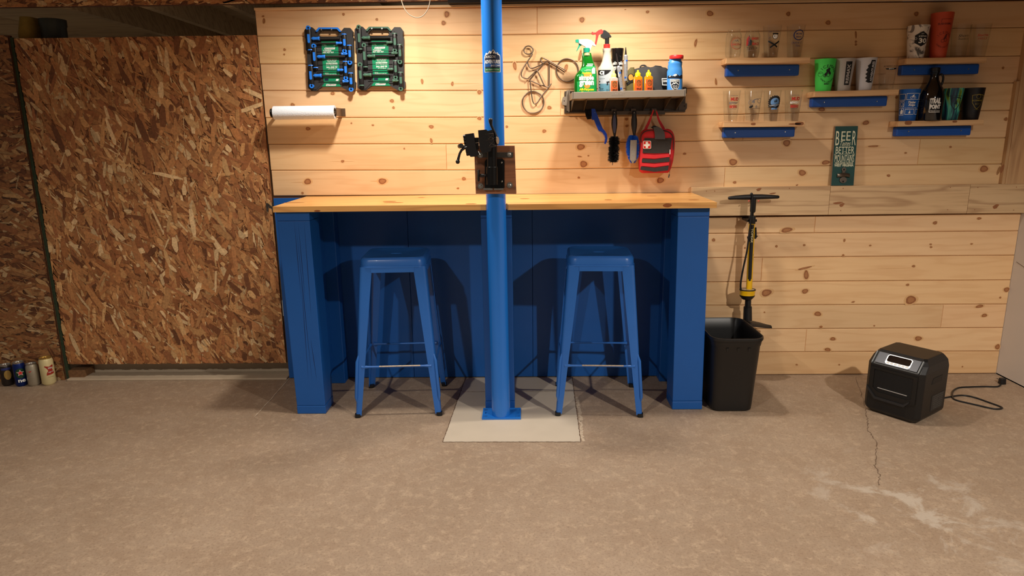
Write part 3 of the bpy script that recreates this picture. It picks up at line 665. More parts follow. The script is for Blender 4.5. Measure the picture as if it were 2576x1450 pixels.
# ------------------------------------------------------------------ stools
def stool(label, cx, cy, rz, loc_seed):
    t = thing('bar_stool', label, 'stool', (0, 0, 0), 'blue metal bar stools under the workbench')
    HS = .752; ht = .150; hb = .200
    mb = MB()
    def sq(h, r, n=7):
        o = []
        for (sx, sy, a0) in ((1, 1, 0), (-1, 1, PI/2), (-1, -1, PI), (1, -1, 3*PI/2)):
            for i in range(n): a = a0+PI/2*i/(n-1); o.append((sx*(h-r)+r*math.cos(a), sy*(h-r)+r*math.sin(a)))
        return o
    rings = [(.118, HS-.003, .03), (.128, HS, .035), (ht-.012, HS+.001, .04), (ht-.004, HS-.004, .042), (ht, HS-.012, .043), (ht+.001, HS-.036, .043), (ht+.0035, HS-.038, .043), (ht+.0045, HS-.045, .043), (ht+.002, HS-.045, .042), (ht-.002, HS-.030, .04)]
    slot = [(.028*math.cos(a), .009*math.sin(a)) for a in [2*PI*i/28+PI/28 for i in range(28)]]
    vs = [(x, y, HS-.003) for x, y in slot]; nn = 28
    vs = [(x, y, HS-.004) for x, y in slot]
    for h, z, r in rings: vs += [(x, y, z) for x, y in sq(h, r)]
    fs = []
    for k in range(len(rings)):
        a, b = k*28, (k+1)*28
        fs += [(a+i, a+(i+1) % 28, b+(i+1) % 28, b+i) for i in range(28)]
    # line the slot ring up with the square ring
    al = sorted(range(28), key=lambda i: math.atan2(slot[i][1], slot[i][0]) % (2*PI)); vs[:28] = [vs[i] for i in al]
    mb.add(vs, fs); mb.add([(x, y, HS-.004) for x, y in [slot[i] for i in al]]+[(x, y, HS-.016) for x, y in [slot[i] for i in al]], [(i, (i+1) % 28, 28+(i+1) % 28, 28+i) for i in range(28)])
    mb.build('seat', BLUES, t, smooth=35)
    for (sx, sy) in ((1, 1), (-1, 1), (-1, -1), (1, -1)):
        mb = MB(); rows = []
        zs = [HS-.040, .69, .60, .45, .30, .29, .20, .06, .012]
        for z in zs:
            f = 1-(z-.012)/(HS-.052); h = ht+.001+(hb-ht)*f; w_ = .058-.030*f; r = .016-.004*f; th = .0022
            if z == HS-.040: w_ = .075
            outer = [(h-w_, h), ]
            for i in range(5): a = PI/2-PI/2*i/4; outer.append((h-r+r*math.cos(a), h-r+r*math.sin(a)))
            outer.append((h, h-w_))
            inner = [(x-th if i > 0 else x, y-th if i < len(outer)-1 else y) for i, (x, y) in enumerate(outer)][::-1]
            rows.append([(sx*x, sy*y, z) for x, y in outer+inner])
        n = len(rows[0]); mb.add([p for r_ in rows for p in r_], [(i*n+j, i*n+(j+1) % n, (i+1)*n+(j+1) % n, (i+1)*n+j) for i in range(len(rows)-1) for j in range(n)])
        # pressed rib at the corner
        p0 = [ht+.001+(hb-ht)*(1-(z-.012)/(HS-.052)) for z in (.30, .27, .10, .07)]
        mb.tube([(sx*(p0[0]-.006), sy*(p0[0]-.006), .30), (sx*(p0[1]-.001), sy*(p0[1]-.001), .27), (sx*(p0[2]-.001), sy*(p0[2]-.001), .10), (sx*(p0[3]-.006), sy*(p0[3]-.006), .07)], [.003, .0075, .0075, .003], 10)
        lg = mb.build('leg', BLUES, t, smooth=40)
        mb = MB(); mb.loft([(0.0004, sx*(hb-.008), sy*(hb-.008), .0135, .0135), (.018, sx*(hb-.0095), sy*(hb-.0095), .0145, .0145)], 16, 3)
        f2 = mb.build('foot_cap', BLACK, lg) 
    # rails joining the legs high up (the pressed skirt) and the foot bars
    for ang in range(4):
        R = Matrix.Rotation(ang*PI/2, 3, 'Z'); rr = lambda p: tuple(R @ Vector(p))
        mb = MB(); w2 = .098
        vs = [(-w2, ht+.002, HS-.040), (w2, ht+.002, HS-.040), (w2, ht+.0055, HS-.066), (-w2, ht+.0055, HS-.066)]
        vs2 = [(x, y-.002, z) for x, y, z in vs]; mb.hexa([rr(p) for p in vs2], [rr(p) for p in vs]); mb.build('skirt', BLUES, t)
        z = .243 if ang % 2 else .243; f = 1-(z-.012)/(HS-.052); h = ht+.001+(hb-ht)*f; ww = .058-.030*f
        mb = MB(); y = h-.006
        pts = [(-(h-ww*.6), y, z), (-(h-ww-.02), y, z), (0, y, z), (h-ww-.02, y, z), (h-ww*.6, y, z)]
        mb.tube([rr(p) for p in pts], [.0095, .0052, .0048, .0052, .0095], 12)
        o = mb.build('foot_bar', BLUES, t, smooth=50)
        if ang == 2:
            mb = MB(); mb.tube([rr((-(h-ww)*.75, y+.0012, z+.0016)), rr(((h-ww)*.55, y+.0012, z+.0016))], .0041, 10); part_label(mb.build('worn_edge', mat('worn_steel', (176, 160, 140), .4, metal=.6, var=.4, scale=120), o, smooth=50), 'bare metal where the paint has worn off the front foot bar')
    t.location = (cx, cy, 0); t.rotation_euler = (0, 0, rz)
    return t
stool('blue metal bar stool left of the steel column, under the left half of the workbench', -.603, -.335, math.radians(3.0), 1)
stool('blue metal bar stool right of the steel column, under the right half of the workbench', .360, -.345, math.radians(-3.0), 2)
# ------------------------------------------------------------------ T-handle key cases
CASEM = mat('case_black', (42, 42, 44), 0.5, var=.12, scale=30, bump=.1)
G8 = lambda x, y: (760+x/8.057, 60+y/8.057)
Yc = -.028
def W8(x, y, Y=Yc): return aty(*G8(x, y), Y)
LBL = mat('green_label', (18, 128, 88), .35, var=.03, scale=10, coat=.3)
def key_set(dx, accent, accent_dark, which, setname, flip):
    org = W8(540, 720); cs = thing('hex_key_case', 'black carrying case with %s grip strip, %s' % which[:2], 'tool case', org+(dx, 0, 0))
    mv = lambda p: np.array(p)+np.array((dx, 0, 0))
    def outl(l, Y): return [(W8(a, b, Y)[0]+dx, W8(a, b, Y)[2]) for a, b in l]
    body = [(45, 130), (95, 68), (200, 68), (272, 140), (330, 78), (715, 78), (785, 155), (850, 80), (970, 82), (1030, 160), (1022, 262), (1040, 290), (1050, 830), (1060, 1160), (1085, 1195), (1080, 1310), (1035, 1362), (935, 1362), (790, 1275), (400, 1275), (290, 1358), (190, 1358), (118, 1300), (116, 1190), (120, 1160), (98, 560), (70, 520), (68, 300), (50, 280)]
    hole = [(318, 215), (345, 165), (385, 138), (705, 138), (738, 168), (750, 215), (722, 256), (365, 256)]
    mb = MB(); prism(mb, [outl(body, Yc+.006), outl(hole, Yc+.006)], lambda u, v: (u, Yc+.006, v), lambda u, v: (u, -.003, v))
    mb.build('case_body', CASEM, cs, bevel=.0012)
    # raised pads and ridges moulded in the shell
    mb = MB()
    for l in ([(60, 135), (100, 85), (195, 85), (262, 150), (240, 440), (80, 520)], [(850, 100), (965, 100), (1015, 165), (1010, 430), (900, 440), (812, 250)], [(945, 865), (1040, 865), (1045, 1150), (950, 1000)], [(140, 1200), (400, 1205), (290, 1330), (195, 1335), (140, 1290)]):
        prism(mb, [outl(l, Yc+.003)], lambda u, v: (u, Yc+.003, v), lambda u, v: (u, Yc+.0055, v))
    for y in (262, 410, 465, 565, 620, 735, 830, 945, 1065, 1170):
        a = mv(W8(250 if y < 1000 else 330, y)); b = mv(W8(820, y)); mb.box(a[0], b[0], Yc+.002, Yc+.0055, a[2]-.0007, a[2]+.0007)
    mb.build('moulded_pad', CASEM, cs, bevel=.0006)
    mb = MB()
    hh = [(272, 150), (330, 72), (718, 72), (790, 155), (762, 165), (700, 105), (350, 105), (300, 165)]
    prism(mb, [outl(hh, Yc-.004)], lambda u, v: (u, Yc-.004, v), lambda u, v: (u, Yc+.012, v)); part_label(mb.build('grip_strip', accent, cs, bevel=.0015), which[0]+' grip strip along the carry handle')
    mb = MB(); lab = [[(388, 350), (725, 350), (745, 690), (760, 1185), (438, 1185), (415, 800)]]
    for l in lab: prism(mb, [outl(l, Yc+.0035)], lambda u, v: (u, Yc+.0035, v), lambda u, v: (u, Yc+.005, v))
    prism(mb, [outl([(450, 1200), (745, 1200), (790, 1270), (400, 1270)], Yc+.0035)], lambda u, v: (u, Yc+.0035, v), lambda u, v: (u, Yc+.005, v))
    mb.cur = 1
    def T(s, x0, y0, x1, y1, **k):
        a = mv(W8(x0, y0, Yc+.003)); b = mv(W8(x1, y1, Yc+.003))
        mb.fn2(text(s, b[0]-a[0], a[2]-b[2], cx=(a[0]+b[0])/2, cy=(a[2]+b[2])/2, **k), lambda u, v: (u, Yc+.003, v))
    def Rr(x0, y0, x1, y1, sl=12):
        a = mv(W8(x0, y0, Yc+.0032)); b = mv(W8(x1, y1, Yc+.0032)); q = sl/8.057/500
        mb.add([(a[0], Yc+.0032, b[2]), (b[0]-q, Yc+.0032, b[2]), (b[0], Yc+.0032, a[2]), (a[0]+q, Yc+.0032, a[2])], [(0, 1, 2, 3)])
    T('7 PC.', 412, 420, 495, 450); T('METRIC' if flip else 'SAE', 640, 425, 705, 445); Rr(448, 483, 672, 516); T('T-HANDLE', 422, 532, 590, 560, bold=.02)
    T('KEY HEX SET' if flip else 'HEX KEY SET', 422, 566, 645, 592, bold=.02); T('LONG REACH', 500, 712, 700, 745, bold=.015); T('Power and control', 515, 755, 685, 775)
    T('DOUBLE ENDED', 487, 790, 718, 815, bold=.02); T('tip for fastening reach', 482, 822, 722, 845); T('BALL END TIP', 494, 865, 715, 895, bold=.02); T('up to 25 degrees', 530, 905, 690, 925)
    T('Inches' if not flip else 'Metric', 465, 992, 535, 1006); T('T-handle sizes inside case', 465, 1015, 700, 1028); Rr(680, 1120, 745, 1155); Rr(480, 1222, 695, 1255)
    mb.cur = 2; a = mv(W8(452, 1110, Yc+.0032)); b = mv(W8(535, 1152, Yc+.0032)); mb.box(a[0], b[0], Yc+.0028, Yc+.0034, b[2], a[2]); T('T-KEY', 480, 1120, 520, 1140)
    mb.cur = 3; T('MASTERFORCE', 462, 489, 655, 510, bold=.02, shear=.2); T('MASTERFORCE', 494, 1228, 680, 1248, bold=.02, shear=.2)
    mb.build('label', [LBL, WHITE, mat('navy', (20, 28, 60), .4), INK], cs, fix=False)
    for hx in (400, 605):   # screws it hangs on
        c = mv(W8(hx, 148, -.02)); mb = MB(); mb.tube([(c[0], .004, c[2]), (c[0], -.030, c[2]+.006)], .0022, 8); mb.lathe([(0, 0), (.0045, 0), (.0045, .002), (0, .003)], (c[0], -.030, c[2]+.006), 12, 'Y')
        tag(mb.build('hanging_screw', STEEL, origin=(c[0], 0, c[2])), 'brass coloured screw inside the handle of the %s, %s' % (which[2] if len(which) > 2 else setname, 'left of two' if hx == 400 else 'right of two'), 'screw', 'screws carrying the tool cases')
    # keys: (x, top y, height, side +1 shaft to the right, shaft length, collar y, loop at top, colour words)
    K = [(150, 92, 430, 1, 400, 300, 1, 48), (262, 455, 430, 1, 400, 668, 1, 44), (190, 845, 415, 1, 375, 1052, flip, 26), (860, 215, 340, -1, 370, 388, 0, 26), (967, 440, 345, -1, 390, 608, 0, 10), (885, 765, 340, -1, 400, 935, 0, 10), (993, 998, 335, -1, 270, 1165, 0, 10)]
    names = ['uppermost in the left column', 'middle of the left column', 'lowest in the left column', 'uppermost on the right', 'second from the top on the right', 'third from the top on the right', 'lowest on the right']
    sc = 1/8.057/510
    for (x, y, h, sd, sl, cy, lt, sr), nm in zip(K, names):
        c = mv(W8(x, y+h/2, Yc-.006)); Y0 = Yc-.0065
        k = thing('t_handle_hex_key', '%s T-handle hex key %s of the %s' % (which[0] if which[0] != 'dark green' else 'green', nm, setname), 'hex key', (c[0], Y0, c[2]), 'T-handle hex keys in the '+setname)
        H = h*sc; w = 45*sc
        top = c[2]+H/2; bot = c[2]-H/2
        mb = MB(); mb.loft([(bot+.004, c[0], Y0, w*.75, .0065), (bot+.012, c[0], Y0, w*.95, .0085), (c[2]-.01, c[0], Y0, w, .0085), (c[2]+.012, c[0], Y0, w, .0085), (top-.012, c[0], Y0, w*.95, .0085), (top-.004, c[0], Y0, w*.75, .0065)], 16, 3)
        for i in range(9): z = bot+.02+(H-.04)*i/8; mb.box(c[0]+sd*w*.80, c[0]+sd*w*1.06, Y0-.003, Y0+.003, z-.0007, z+.0007)
        mb.build('handle', BLACK, k, smooth=40)
        mb = MB(); gz0, gz1 = (c[2]+H*.20, c[2]-H*.20) if True else 0; iw = w*.55
        gx = c[0]-sd*w*.15
        if sd > 0: gz0, gz1 = top-H*.30, bot+H*.30
        mb.add([(gx-iw, Y0-.0098, gz1+.004), (gx, Y0-.0098, gz1), (gx+iw, Y0-.0098, gz1+.004), (gx+iw, Y0-.0098, gz0), (gx-iw, Y0-.0098, gz0), (gx-iw, Y0-.004, gz1+.004), (gx, Y0-.004, gz1), (gx+iw, Y0-.004, gz1+.004), (gx+iw, Y0-.004, gz0), (gx-iw, Y0-.004, gz0)],
               [(0, 1, 2, 3, 4), (0, 1, 6, 5), (1, 2, 7, 6), (2, 3, 8, 7), (3, 4, 9, 8), (4, 0, 5, 9)]); mb.build('grip_inlay', accent, k, bevel=.0006)
        lz, fz = (top-.002, bot+.002) if lt else (bot+.002, top-.002)
        mb = MB(); prism(mb, [circ(c[0]-w*.1, lz, w*1.0, 14), circ(c[0]-w*.1, lz, w*.45, 12)], lambda u, v: (u, Y0-.0075, v), lambda u, v: (u, Y0+.004, v)); mb.build('hanging_loop', accent, k)
        mb = MB(); mb.loft([(fz-.0022, c[0], Y0, w*1.15, .009), (fz+.0022, c[0], Y0, w*1.0, .008)], 14, 2.5); mb.build('end_flange', accent, k)
        sg = 1 if fz > c[2] else -1
        mb = MB(); mb.tube([(c[0]+w*.15, Y0, fz), (c[0]+w*.15, Y0, fz+sg*.011)], .0014, 6); mb.build('short_bit', DSTEEL, k)
        zc = float(W8(x, cy, Y0)[2]); x0 = c[0]+sd*w*1.3; cl = (150 if sd > 0 else 110)*sc; cr = (35 if sd > 0 else 29)*sc
        mb = MB(); mb.tube([(x0, Y0, zc), (x0+sd*cl*.15, Y0, zc), (x0+sd*cl*.4, Y0, zc), (x0+sd*cl*.75, Y0, zc), (x0+sd*cl*.9, Y0, zc), (x0+sd*cl, Y0, zc)], [cr*.8, cr, cr*.82, cr*.9, cr*1.15, cr*.95], 14); mb.tube([(c[0]+sd*w*.8, Y0, zc), (x0+sd*.001, Y0, zc)], cr*.55, 10)
        mb.build('collar', accent, k, smooth=50)
        mb = MB(); mb.tube([(x0+sd*cl*.9, Y0, zc), (x0+sd*(cl+sl*sc), Y0, zc)], sr*sc/2+.0003, 8 if sr < 30 else 14); mb.build('shaft', accent_dark, k, smooth=30 if sr > 30 else None)
AB = mat('key_blue', (32, 118, 226), .4, var=.05, scale=20); AG = mat('key_green', (62, 100, 84), .45, var=.06, scale=20)
key_set(0.0, AB, mat('coated_shaft', (28, 24, 22), .7, var=.3, scale=90), ('blue', 'left of the two hex key cases', 'left tool case'), 'left key case', 0)
key_set(.246, AG, mat('black_oxide_shaft', (36, 38, 40), .35, metal=.6), ('dark green', 'right of the two hex key cases', 'right tool case'), 'right key case', 1)

# ------------------------------------------------------------------ paper towel
ca = aty(690, 283, -.085); cb = aty(843, 284, -.085); zc = (ca[2]+cb[2])/2; RR = .0325
hold = thing('paper_towel_holder', 'wall bracket pair with dark left knob carrying the paper towel roll', 'bracket', (ca[0], 0, zc))
mb = MB(); mb.lathe([(0, 0), (.021, 0), (.022, .004), (.018, .009), (0, .009)], (ca[0]-.016, -.085, zc), 24, 'X'); mb.tube([(ca[0]-.012, -.085, zc), (ca[0]-.012, 0, zc)], .008, 10); mb.lathe([(0, 0), (.016, 0), (.016, .006), (0, .006)], (ca[0]-.006, -.085, zc), 20, 'X'); mb.build('arm', BLACKM, hold, smooth=40)
mb = MB(); mb.box(cb[0]+.010, cb[0]+.014, -.105, 0, zc-.018, zc+.021); mb.box(cb[0]+.010, cb[0]+.030, -.002, 0, zc-.018, zc+.021); mb.lathe([(0, -.004), (.013, -.004), (.014, 0), (.010, .004), (0, .004)], (cb[0]+.009, -.085, zc+.002), 20, 'X'); part_label(mb.build('arm', mat('bronze_bracket', (112, 92, 72), .4, metal=.6, var=.1, scale=30), hold, bevel=.001), 'bronze coloured plate bracket at the right end')
mb = MB(); mb.tube([(ca[0]-.01, -.085, zc), (cb[0]+.012, -.085, zc)], .006, 10); mb.build('rod', STEEL, hold, smooth=40)
roll = thing('paper_towel_roll', 'nearly used white paper towel roll hung under the left hex key case', 'paper towel', (ca[0], -.085, zc))
PAPER = mat('paper', (226, 234, 244), .9, var=.03, scale=220, bump=.6)
mb = MB(); n = 40; L_ = cb[0]-ca[0]
pr = [(.0215, 0), (RR, 0), (RR, .004)]+[(RR, L_*i/8) for i in range(1, 8)]+[(RR, L_-.004), (RR, L_), (.0215, L_), (.0215, 0)]
mb.lathe(pr, (ca[0], -.085, zc), n, 'X'); mb.patch(lambda u, v: (ca[0]+u, -.085-RR*math.cos(v)-.0008, zc-RR*math.sin(v)), 0.001, L_-.001, .2, 1.25, 24, 8); mb.build('paper', PAPER, roll, smooth=50)
mb = MB(); mb.lathe([(.0195, 0.001), (.0213, 0.001), (.0213, L_-.001), (.0195, L_-.001), (.0195, .001)], (ca[0], -.085, zc), 24, 'X'); mb.build('core', mat('cardboard', (120, 96, 74), .8), roll, smooth=50)

# ------------------------------------------------------------------ bent wire cyclist
G5 = lambda x, y: (1280+x/5.367, 60+y/5.367)
WIRE = mat('bent_wire', (120, 106, 94), .38, metal=.75, var=.15, scale=80)
bk = thing('wire_cyclist_figure', 'bent grey wire figure of a cyclist mounted sideways on the wall right of the column', 'wall decoration', aty(1340, 200))
def smoothpath(pts, closed=False, sub=6):
    P_ = [np.array(p, float) for p in pts]; n = len(P_); o = []
    for i in range(n if closed else n-1):
        g = (lambda k: P_[k % n]) if closed else (lambda k: P_[min(max(k, 0), n-1)])
        p0, p1, p2, p3 = g(i-1), g(i), g(i+1), g(i+2)
        for s in range(sub):
            t = s/sub; o.append(.5*((2*p1)+(-p0+p2)*t+(2*p0-5*p1+4*p2-p3)*t*t+(-p0+3*p1-3*p2+p3)*t**3))
    if not closed: o.append(P_[-1])
    return o
def wire(name, l, y=-.012, r=.0031, closed=False, sub=6):
    mb = MB(); mb.tube([aty(*G5(*p), y) for p in smoothpath(l, closed, sub)], r, 10, closed); mb.build(name, WIRE, bk, smooth=60)
wire('head_ring', circ(265, 355, 62, 20, 55), closed=True, sub=2)
wire('rider_back', [(320, 400), (300, 440), (250, 510), (200, 590), (168, 670), (185, 720), (250, 745)])
wire('rider_arm', [(250, 508), (268, 565), (310, 602), (400, 570), (465, 535), (505, 515)])
wire('frame_fork', [(455, 530), (428, 490), (440, 460), (480, 470), (560, 510), (650, 560), (765, 628)], -.016)
wire('frame_fork', [(540, 525), (640, 580), (755, 655)], -.008)
wire('frame_tube', [(500, 505), (375, 645), (290, 750)], -.010, sub=2); wire('frame_tube', [(500, 515), (540, 525), (545, 600), (545, 720), (543, 850)], -.008, sub=3)
wire('rider_leg', [(250, 745), (310, 690), (370, 635), (400, 665), (440, 750), (480, 830), (535, 862)], -.016); wire('frame_tube', [(300, 770), (420, 822), (545, 862)], -.010, sub=2)
wire('frame_stay', [(285, 745), (300, 900), (322, 1040), (350, 1082), (385, 1060), (450, 965), (530, 870), (572, 808)], -.013, sub=5)
wire('wheel', circ(790, 625, 148, 30, 155), -.006, closed=True, sub=1); wire('wheel', circ(328, 1060, 145, 30, 148), -.006, closed=True, sub=1)
c = aty(*G5(450, 470), -.02); mb = MB(); mb.tube([(c[0], .004, c[2]), (c[0], -.020, c[2])], .002, 8); mb.lathe([(0, 0), (.004, 0), (.004, .002), (0, .0025)], (c[0], -.020, c[2]), 12, 'Y'); part_label(mb.build('screw', mat('brass', (200, 150, 50), .3, metal=.8), bk), 'brass screw')

# ------------------------------------------------------------------ loop of cable from the ceiling
mb = MB(); pts = [aty(*p, -.30) for p in ((1009, -6), (1012, 8), (1019, 24), (1030, 37), (1046, 44), (1060, 42), (1071, 32), (1079, 16), (1083, -6))]
pts = [np.array((pts[0][0]-.01, -.30, 2.21))]+smoothpath(pts, sub=4)+[np.array((pts[-1][0]+.01, -.30, 2.21))]
tag(mb.tube(pts, .0021, 8).build('cable_loop', mat('pale_cable', (112, 100, 86), .5), smooth=60, origin=pts[0]), 'thin loop of cable hanging from the ceiling above the hex key cases', 'cable')

# ------------------------------------------------------------------ right-hand beer glass shelves
SHELFW = wood('shelf_pine', lin((232, 192, 144)), lin((220, 176, 124)), lin((168, 112, 66)), seed_attr=False, grain=1.2)
CLEAT = mat('blue_cleat_paint', (16, 78, 168), .45, var=.06, scale=14, bump=.1)
SH = {}
def shelf(key, xl, yl, xr, yr, cxl, cxr, cyb, label, kn=()):
    d = .089; a = aty(xl, yl, -d); b = aty(xr, yr, -d); t = .026
    s = thing('wall_shelf', label, 'shelf', (a[0], 0, a[2]), 'short pine shelves for beer glasses')
    mb = MB(); zr = b[2]
    mb.hexa([(a[0], -d, a[2]-t), (b[0], -d, zr-t), (b[0], 0, zr-t), (a[0], 0, a[2]-t)], [(a[0], -d, a[2]), (b[0], -d, zr), (b[0], 0, zr), (a[0], 0, a[2])])
    mb.cur = 1
    for kx, ky, rx, ry in kn:
        c = aty(kx, ky, -d-.0005); mb.poly([(c[0]+rx/510*math.cos(q), -d-.0005, c[2]+ry/510*math.sin(q)*(1+.15*math.cos(2*q))) for q in [2*PI*i/18 for i in range(18)]])
    mb.build('shelf_board', [SHELFW, KNOT], s, bevel=.0015, fix=False)
    yc = -.038; ca_ = aty(cxl, cyb, yc); cb_ = aty(cxr, cyb-(cxr-cxl)*.016, yc)
    mb = MB(); mb.hexa([(ca_[0], yc, ca_[2]), (cb_[0], yc, cb_[2]), (cb_[0], 0, cb_[2]), (ca_[0], 0, ca_[2])], [(ca_[0], yc, a[2]-t-.0005), (cb_[0], yc, zr-t-.0005), (cb_[0], 0, zr-t-.0005), (ca_[0], 0, a[2]-t-.0005)])
    mb.build('cleat', CLEAT, s, bevel=.006, seg=3)
    for f in (.16, .86):
        mb = MB(); x = ca_[0]+(cb_[0]-ca_[0])*f; z = (ca_[2]+a[2]-t)/2+(cb_[2]-ca_[2])*f
        mb.lathe([(0, 0), (.0035, 0), (.0030, .0012), (0, .0008)], (x, yc-.0001, z), 10, 'Y'); mb.build('screw_head', STEEL, s)
    SH[key] = (a, b)
shelf(1, 1827.5, 146, 2039, 144.5, 1827, 2010, 193, 'pine shelf on a blue cleat, uppermost left one, holding four printed glasses')
shelf(2, 1821, 306.5, 2026, 305, 1820, 1999, 347.5, 'pine shelf with large dark knot in its edge, lower left one, holding four glasses', ((1895, 312, 6, 3.5), (2011, 311, 11, 5), (2000, 312, 16, 2)))
shelf(3, 2050, 230, 2262, 225, 2042, 2231, 270, 'pine shelf with the bright green cup standing on it, middle of the five')
shelf(4, 2282, 146.5, 2484, 143, 2267, 2462, 189, 'pine shelf with the marbled cup and tall orange cup on it, uppermost right one')
shelf(5, 2261, 305, 2476, 301, 2254, 2442, 343.5, 'pine shelf with the dark growler standing on it, lower right one', ((2285, 309, 9, 6), (2402, 306, 6, 3)))
def shelf_z(key, x):
    a, b = SH[key]; return a[2]+(b[2]-a[2])*(x-a[0])/(b[0]-a[0])
GLASS = bpy.data.materials.new('clear_thin_glass'); GLASS.use_nodes = True; nt = GLASS.node_tree; nt.nodes.remove(nt.nodes['Principled BSDF'])
_t = N(nt, 'ShaderNodeBsdfTransparent'); _t.inputs[0].default_value = (.985, .988, .988, 1); _g = N(nt, 'ShaderNodeBsdfGlossy'); _g.inputs['Roughness'].default_value = .04
_f0 = N(nt, 'ShaderNodeLayerWeight'); _f0.inputs[0].default_value = .5; _f = N(nt, 'ShaderNodeMapRange'); _f.inputs[1].default_value = .45; _f.inputs[3].default_value = .02; _f.inputs[4].default_value = .38; nt.links.new(_f0.outputs['Facing'], _f.inputs[0]); _n = N(nt, 'ShaderNodeTexNoise'); _n.inputs['Scale'].default_value = 14; _bp = N(nt, 'ShaderNodeBump'); _bp.inputs['Strength'].default_value = .04; _bp.inputs['Distance'].default_value = .001
nt.links.new(_n.outputs[0], _bp.inputs['Height']); nt.links.new(_bp.outputs[0], _g.inputs['Normal'])
_x = N(nt, 'ShaderNodeMixShader'); nt.links.new(_f.outputs[0], _x.inputs[0]); nt.links.new(_t.outputs[0], _x.inputs[1]); nt.links.new(_g.outputs[0], _x.inputs[2]); nt.links.new(_x.outputs[0], nt.nodes['Material Output'].inputs[0])
RED = mat('red_print', (186, 40, 34), .5); NAVY = mat('navy_print', (26, 40, 92), .5); GREYP = mat('grey_print', (112, 108, 112), .5); ORP = mat('orange_print', (176, 84, 52), .5); LBP = mat('light_blue_print', (110, 160, 220), .5)
def vessel(name, label, cat, key, px, group, rb, rt, h, mats, base=.008, th=.0022, shape='pint', y=-.046):
    x = float(aty(px, 145 if key in (1, 4) else (305 if key in (2, 5) else 228), y)[0]); z = shelf_z(key, x)+.0003
    t = thing(name, label, cat, (x, y, z), group); mb = MB()
    if shape == 'pint': o = [(rb-.002, 0), (rb, .002), (rb+(rt-rb)*.25, h*.25), (rb+(rt-rb)*.6, h*.6), (rt, h)]
    elif shape == 'can': o = [(rb-.004, 0), (rb, .004), (rb+.003, .012), (rt, .03), (rt, h*.78), (rt-.003, h*.86), (rt-.008, h*.93), (rt-.008, h*.985), (rt-.007, h)]
    inn = [(max(r-th, .001), max(z_, base)) for r, z_ in o[::-1]]
    inn = [p for i, p in enumerate(inn) if i == 0 or p[1] < inn[i-1][1]-1e-6 or p[0] != inn[i-1][0]]
    prof = [(0, .0012)]+o+inn+[(0, base)]
    mb.lathe(prof, (x, y, z), 40); mb.build('body', mats, t, smooth=55)
    def S_(e=.0007):
        def F(u, v):
            r = float(np.interp(v, [p[1] for p in o], [p[0] for p in o]))+e; a = u/((rb+rt)/2)-.6*math.atan2(x, 3.45)
            return (x+r*math.sin(a), y-r*math.cos(a), z+v)
        return F
    t['_h'] = h; del t['_h']
    return t, S_
def prnt(t, S_, items, name='print'):
    """items: (material, drawing function(mb, F))"""
    mb = MB(); ms = []
    for m, fn in items:
        if m not in ms: ms.append(m)
        mb.cur = ms.index(m); fn(mb)
    return mb.build(name, ms, t, fix=False)
def ring(mb, F, cx, cy, r, w, n=28, teeth=0):
    vs = []; 
    for i in range(n):
        a = 2*PI*i/n; rr = r+(w*.6 if teeth and i % 2 else 0); vs += [F(cx+(rr)*math.cos(a), cy+rr*math.sin(a)), F(cx+(r-w)*math.cos(a), cy+(r-w)*math.sin(a))]
    mb.add(vs, [(2*i, 2*i+1, (2*i+3) % (2*n), (2*i+2) % (2*n)) for i in range(n)])
def arc_text(mb, F, s, cx, cy, r, size, a0, a1, bottom=False):
    k = [c for c in s]; n = len(k)
    for i, c in enumerate(k):
        if c == ' ': continue
        a = a0+(a1-a0)*(i/(n-1) if n > 1 else .5); x = cx+r*math.cos(a); y = cy+r*math.sin(a)
        mb.fn2(text(c, None, size, cx=x, cy=y, rot=(a-PI/2) if not bottom else (a+PI/2)), F)
def blob(mb, F, pts): 
    v, f = filled([pts]); mb.fn2((v, f), F)
mm = .001
PG = 'printed clear glasses on the upper left shelf'
t, S1 = vessel('beer_glass', 'can-shaped clear glass with an orange gear ring print, leftmost on the upper left shelf', 'glass', 1, 1843, PG, .031, .037, .133, GLASS, shape='can'); F = S1()
prnt(t, S1, [(ORP, lambda m: (ring(m, F, .012, .066, .026, .002, 40, 1), arc_text(m, F, 'CYCLE', .012, .066, .031, .006, 2.2, .95))), (GREYP, lambda m: (ring(m, F, .012, .066, .020, .0008), blob(m, F, [(-.004, .070), (.004, .082), (.008, .077), (.013, .084), (.022, .070), (.012, .079), (.008, .073), (.004, .079)]))), (RED, lambda m: m.fn2(text('PEAK2PEAK', .046, .009, cx=.012, cy=.062, bold=.02, shear=.2), F))])
t, S1 = vessel('beer_glass', 'can-shaped glass with red and black lettering, second from left on the upper left shelf', 'glass', 1, 1889, PG, .031, .037, .131, GLASS, shape='can'); F2 = S1()
prnt(t, S1, [(RED, lambda m: (m.fn2(text('BARRY', .034, .011, cx=.012, cy=.088, bold=.04), F2), m.fn2(text('RACE', .030, .012, cx=.014, cy=.064, bold=.04), F2), blob(m, F2, [(-.028, .055), (-.018, .06), (-.012, .095), (-.020, .10), (-.028, .088)]))), (INK, lambda m: (blob(m, F2, [(-.022, .056), (-.006, .058), (-.004, .078), (-.012, .085), (-.016, .108), (-.021, .085)]), m.fn2(text('TUV11+', .048, .014, cx=-.002, cy=.045), F2))), (GREYP, lambda m: m.fn2(text('mountain bike race series', .044, .003, cx=-.004, cy=.034), F2))])
t, S1 = vessel('beer_glass', 'pint glass with skull and crossed pistons, third from left on the upper left shelf', 'glass', 1, 1938, PG, .031, .043, .150, GLASS); F3 = S1()
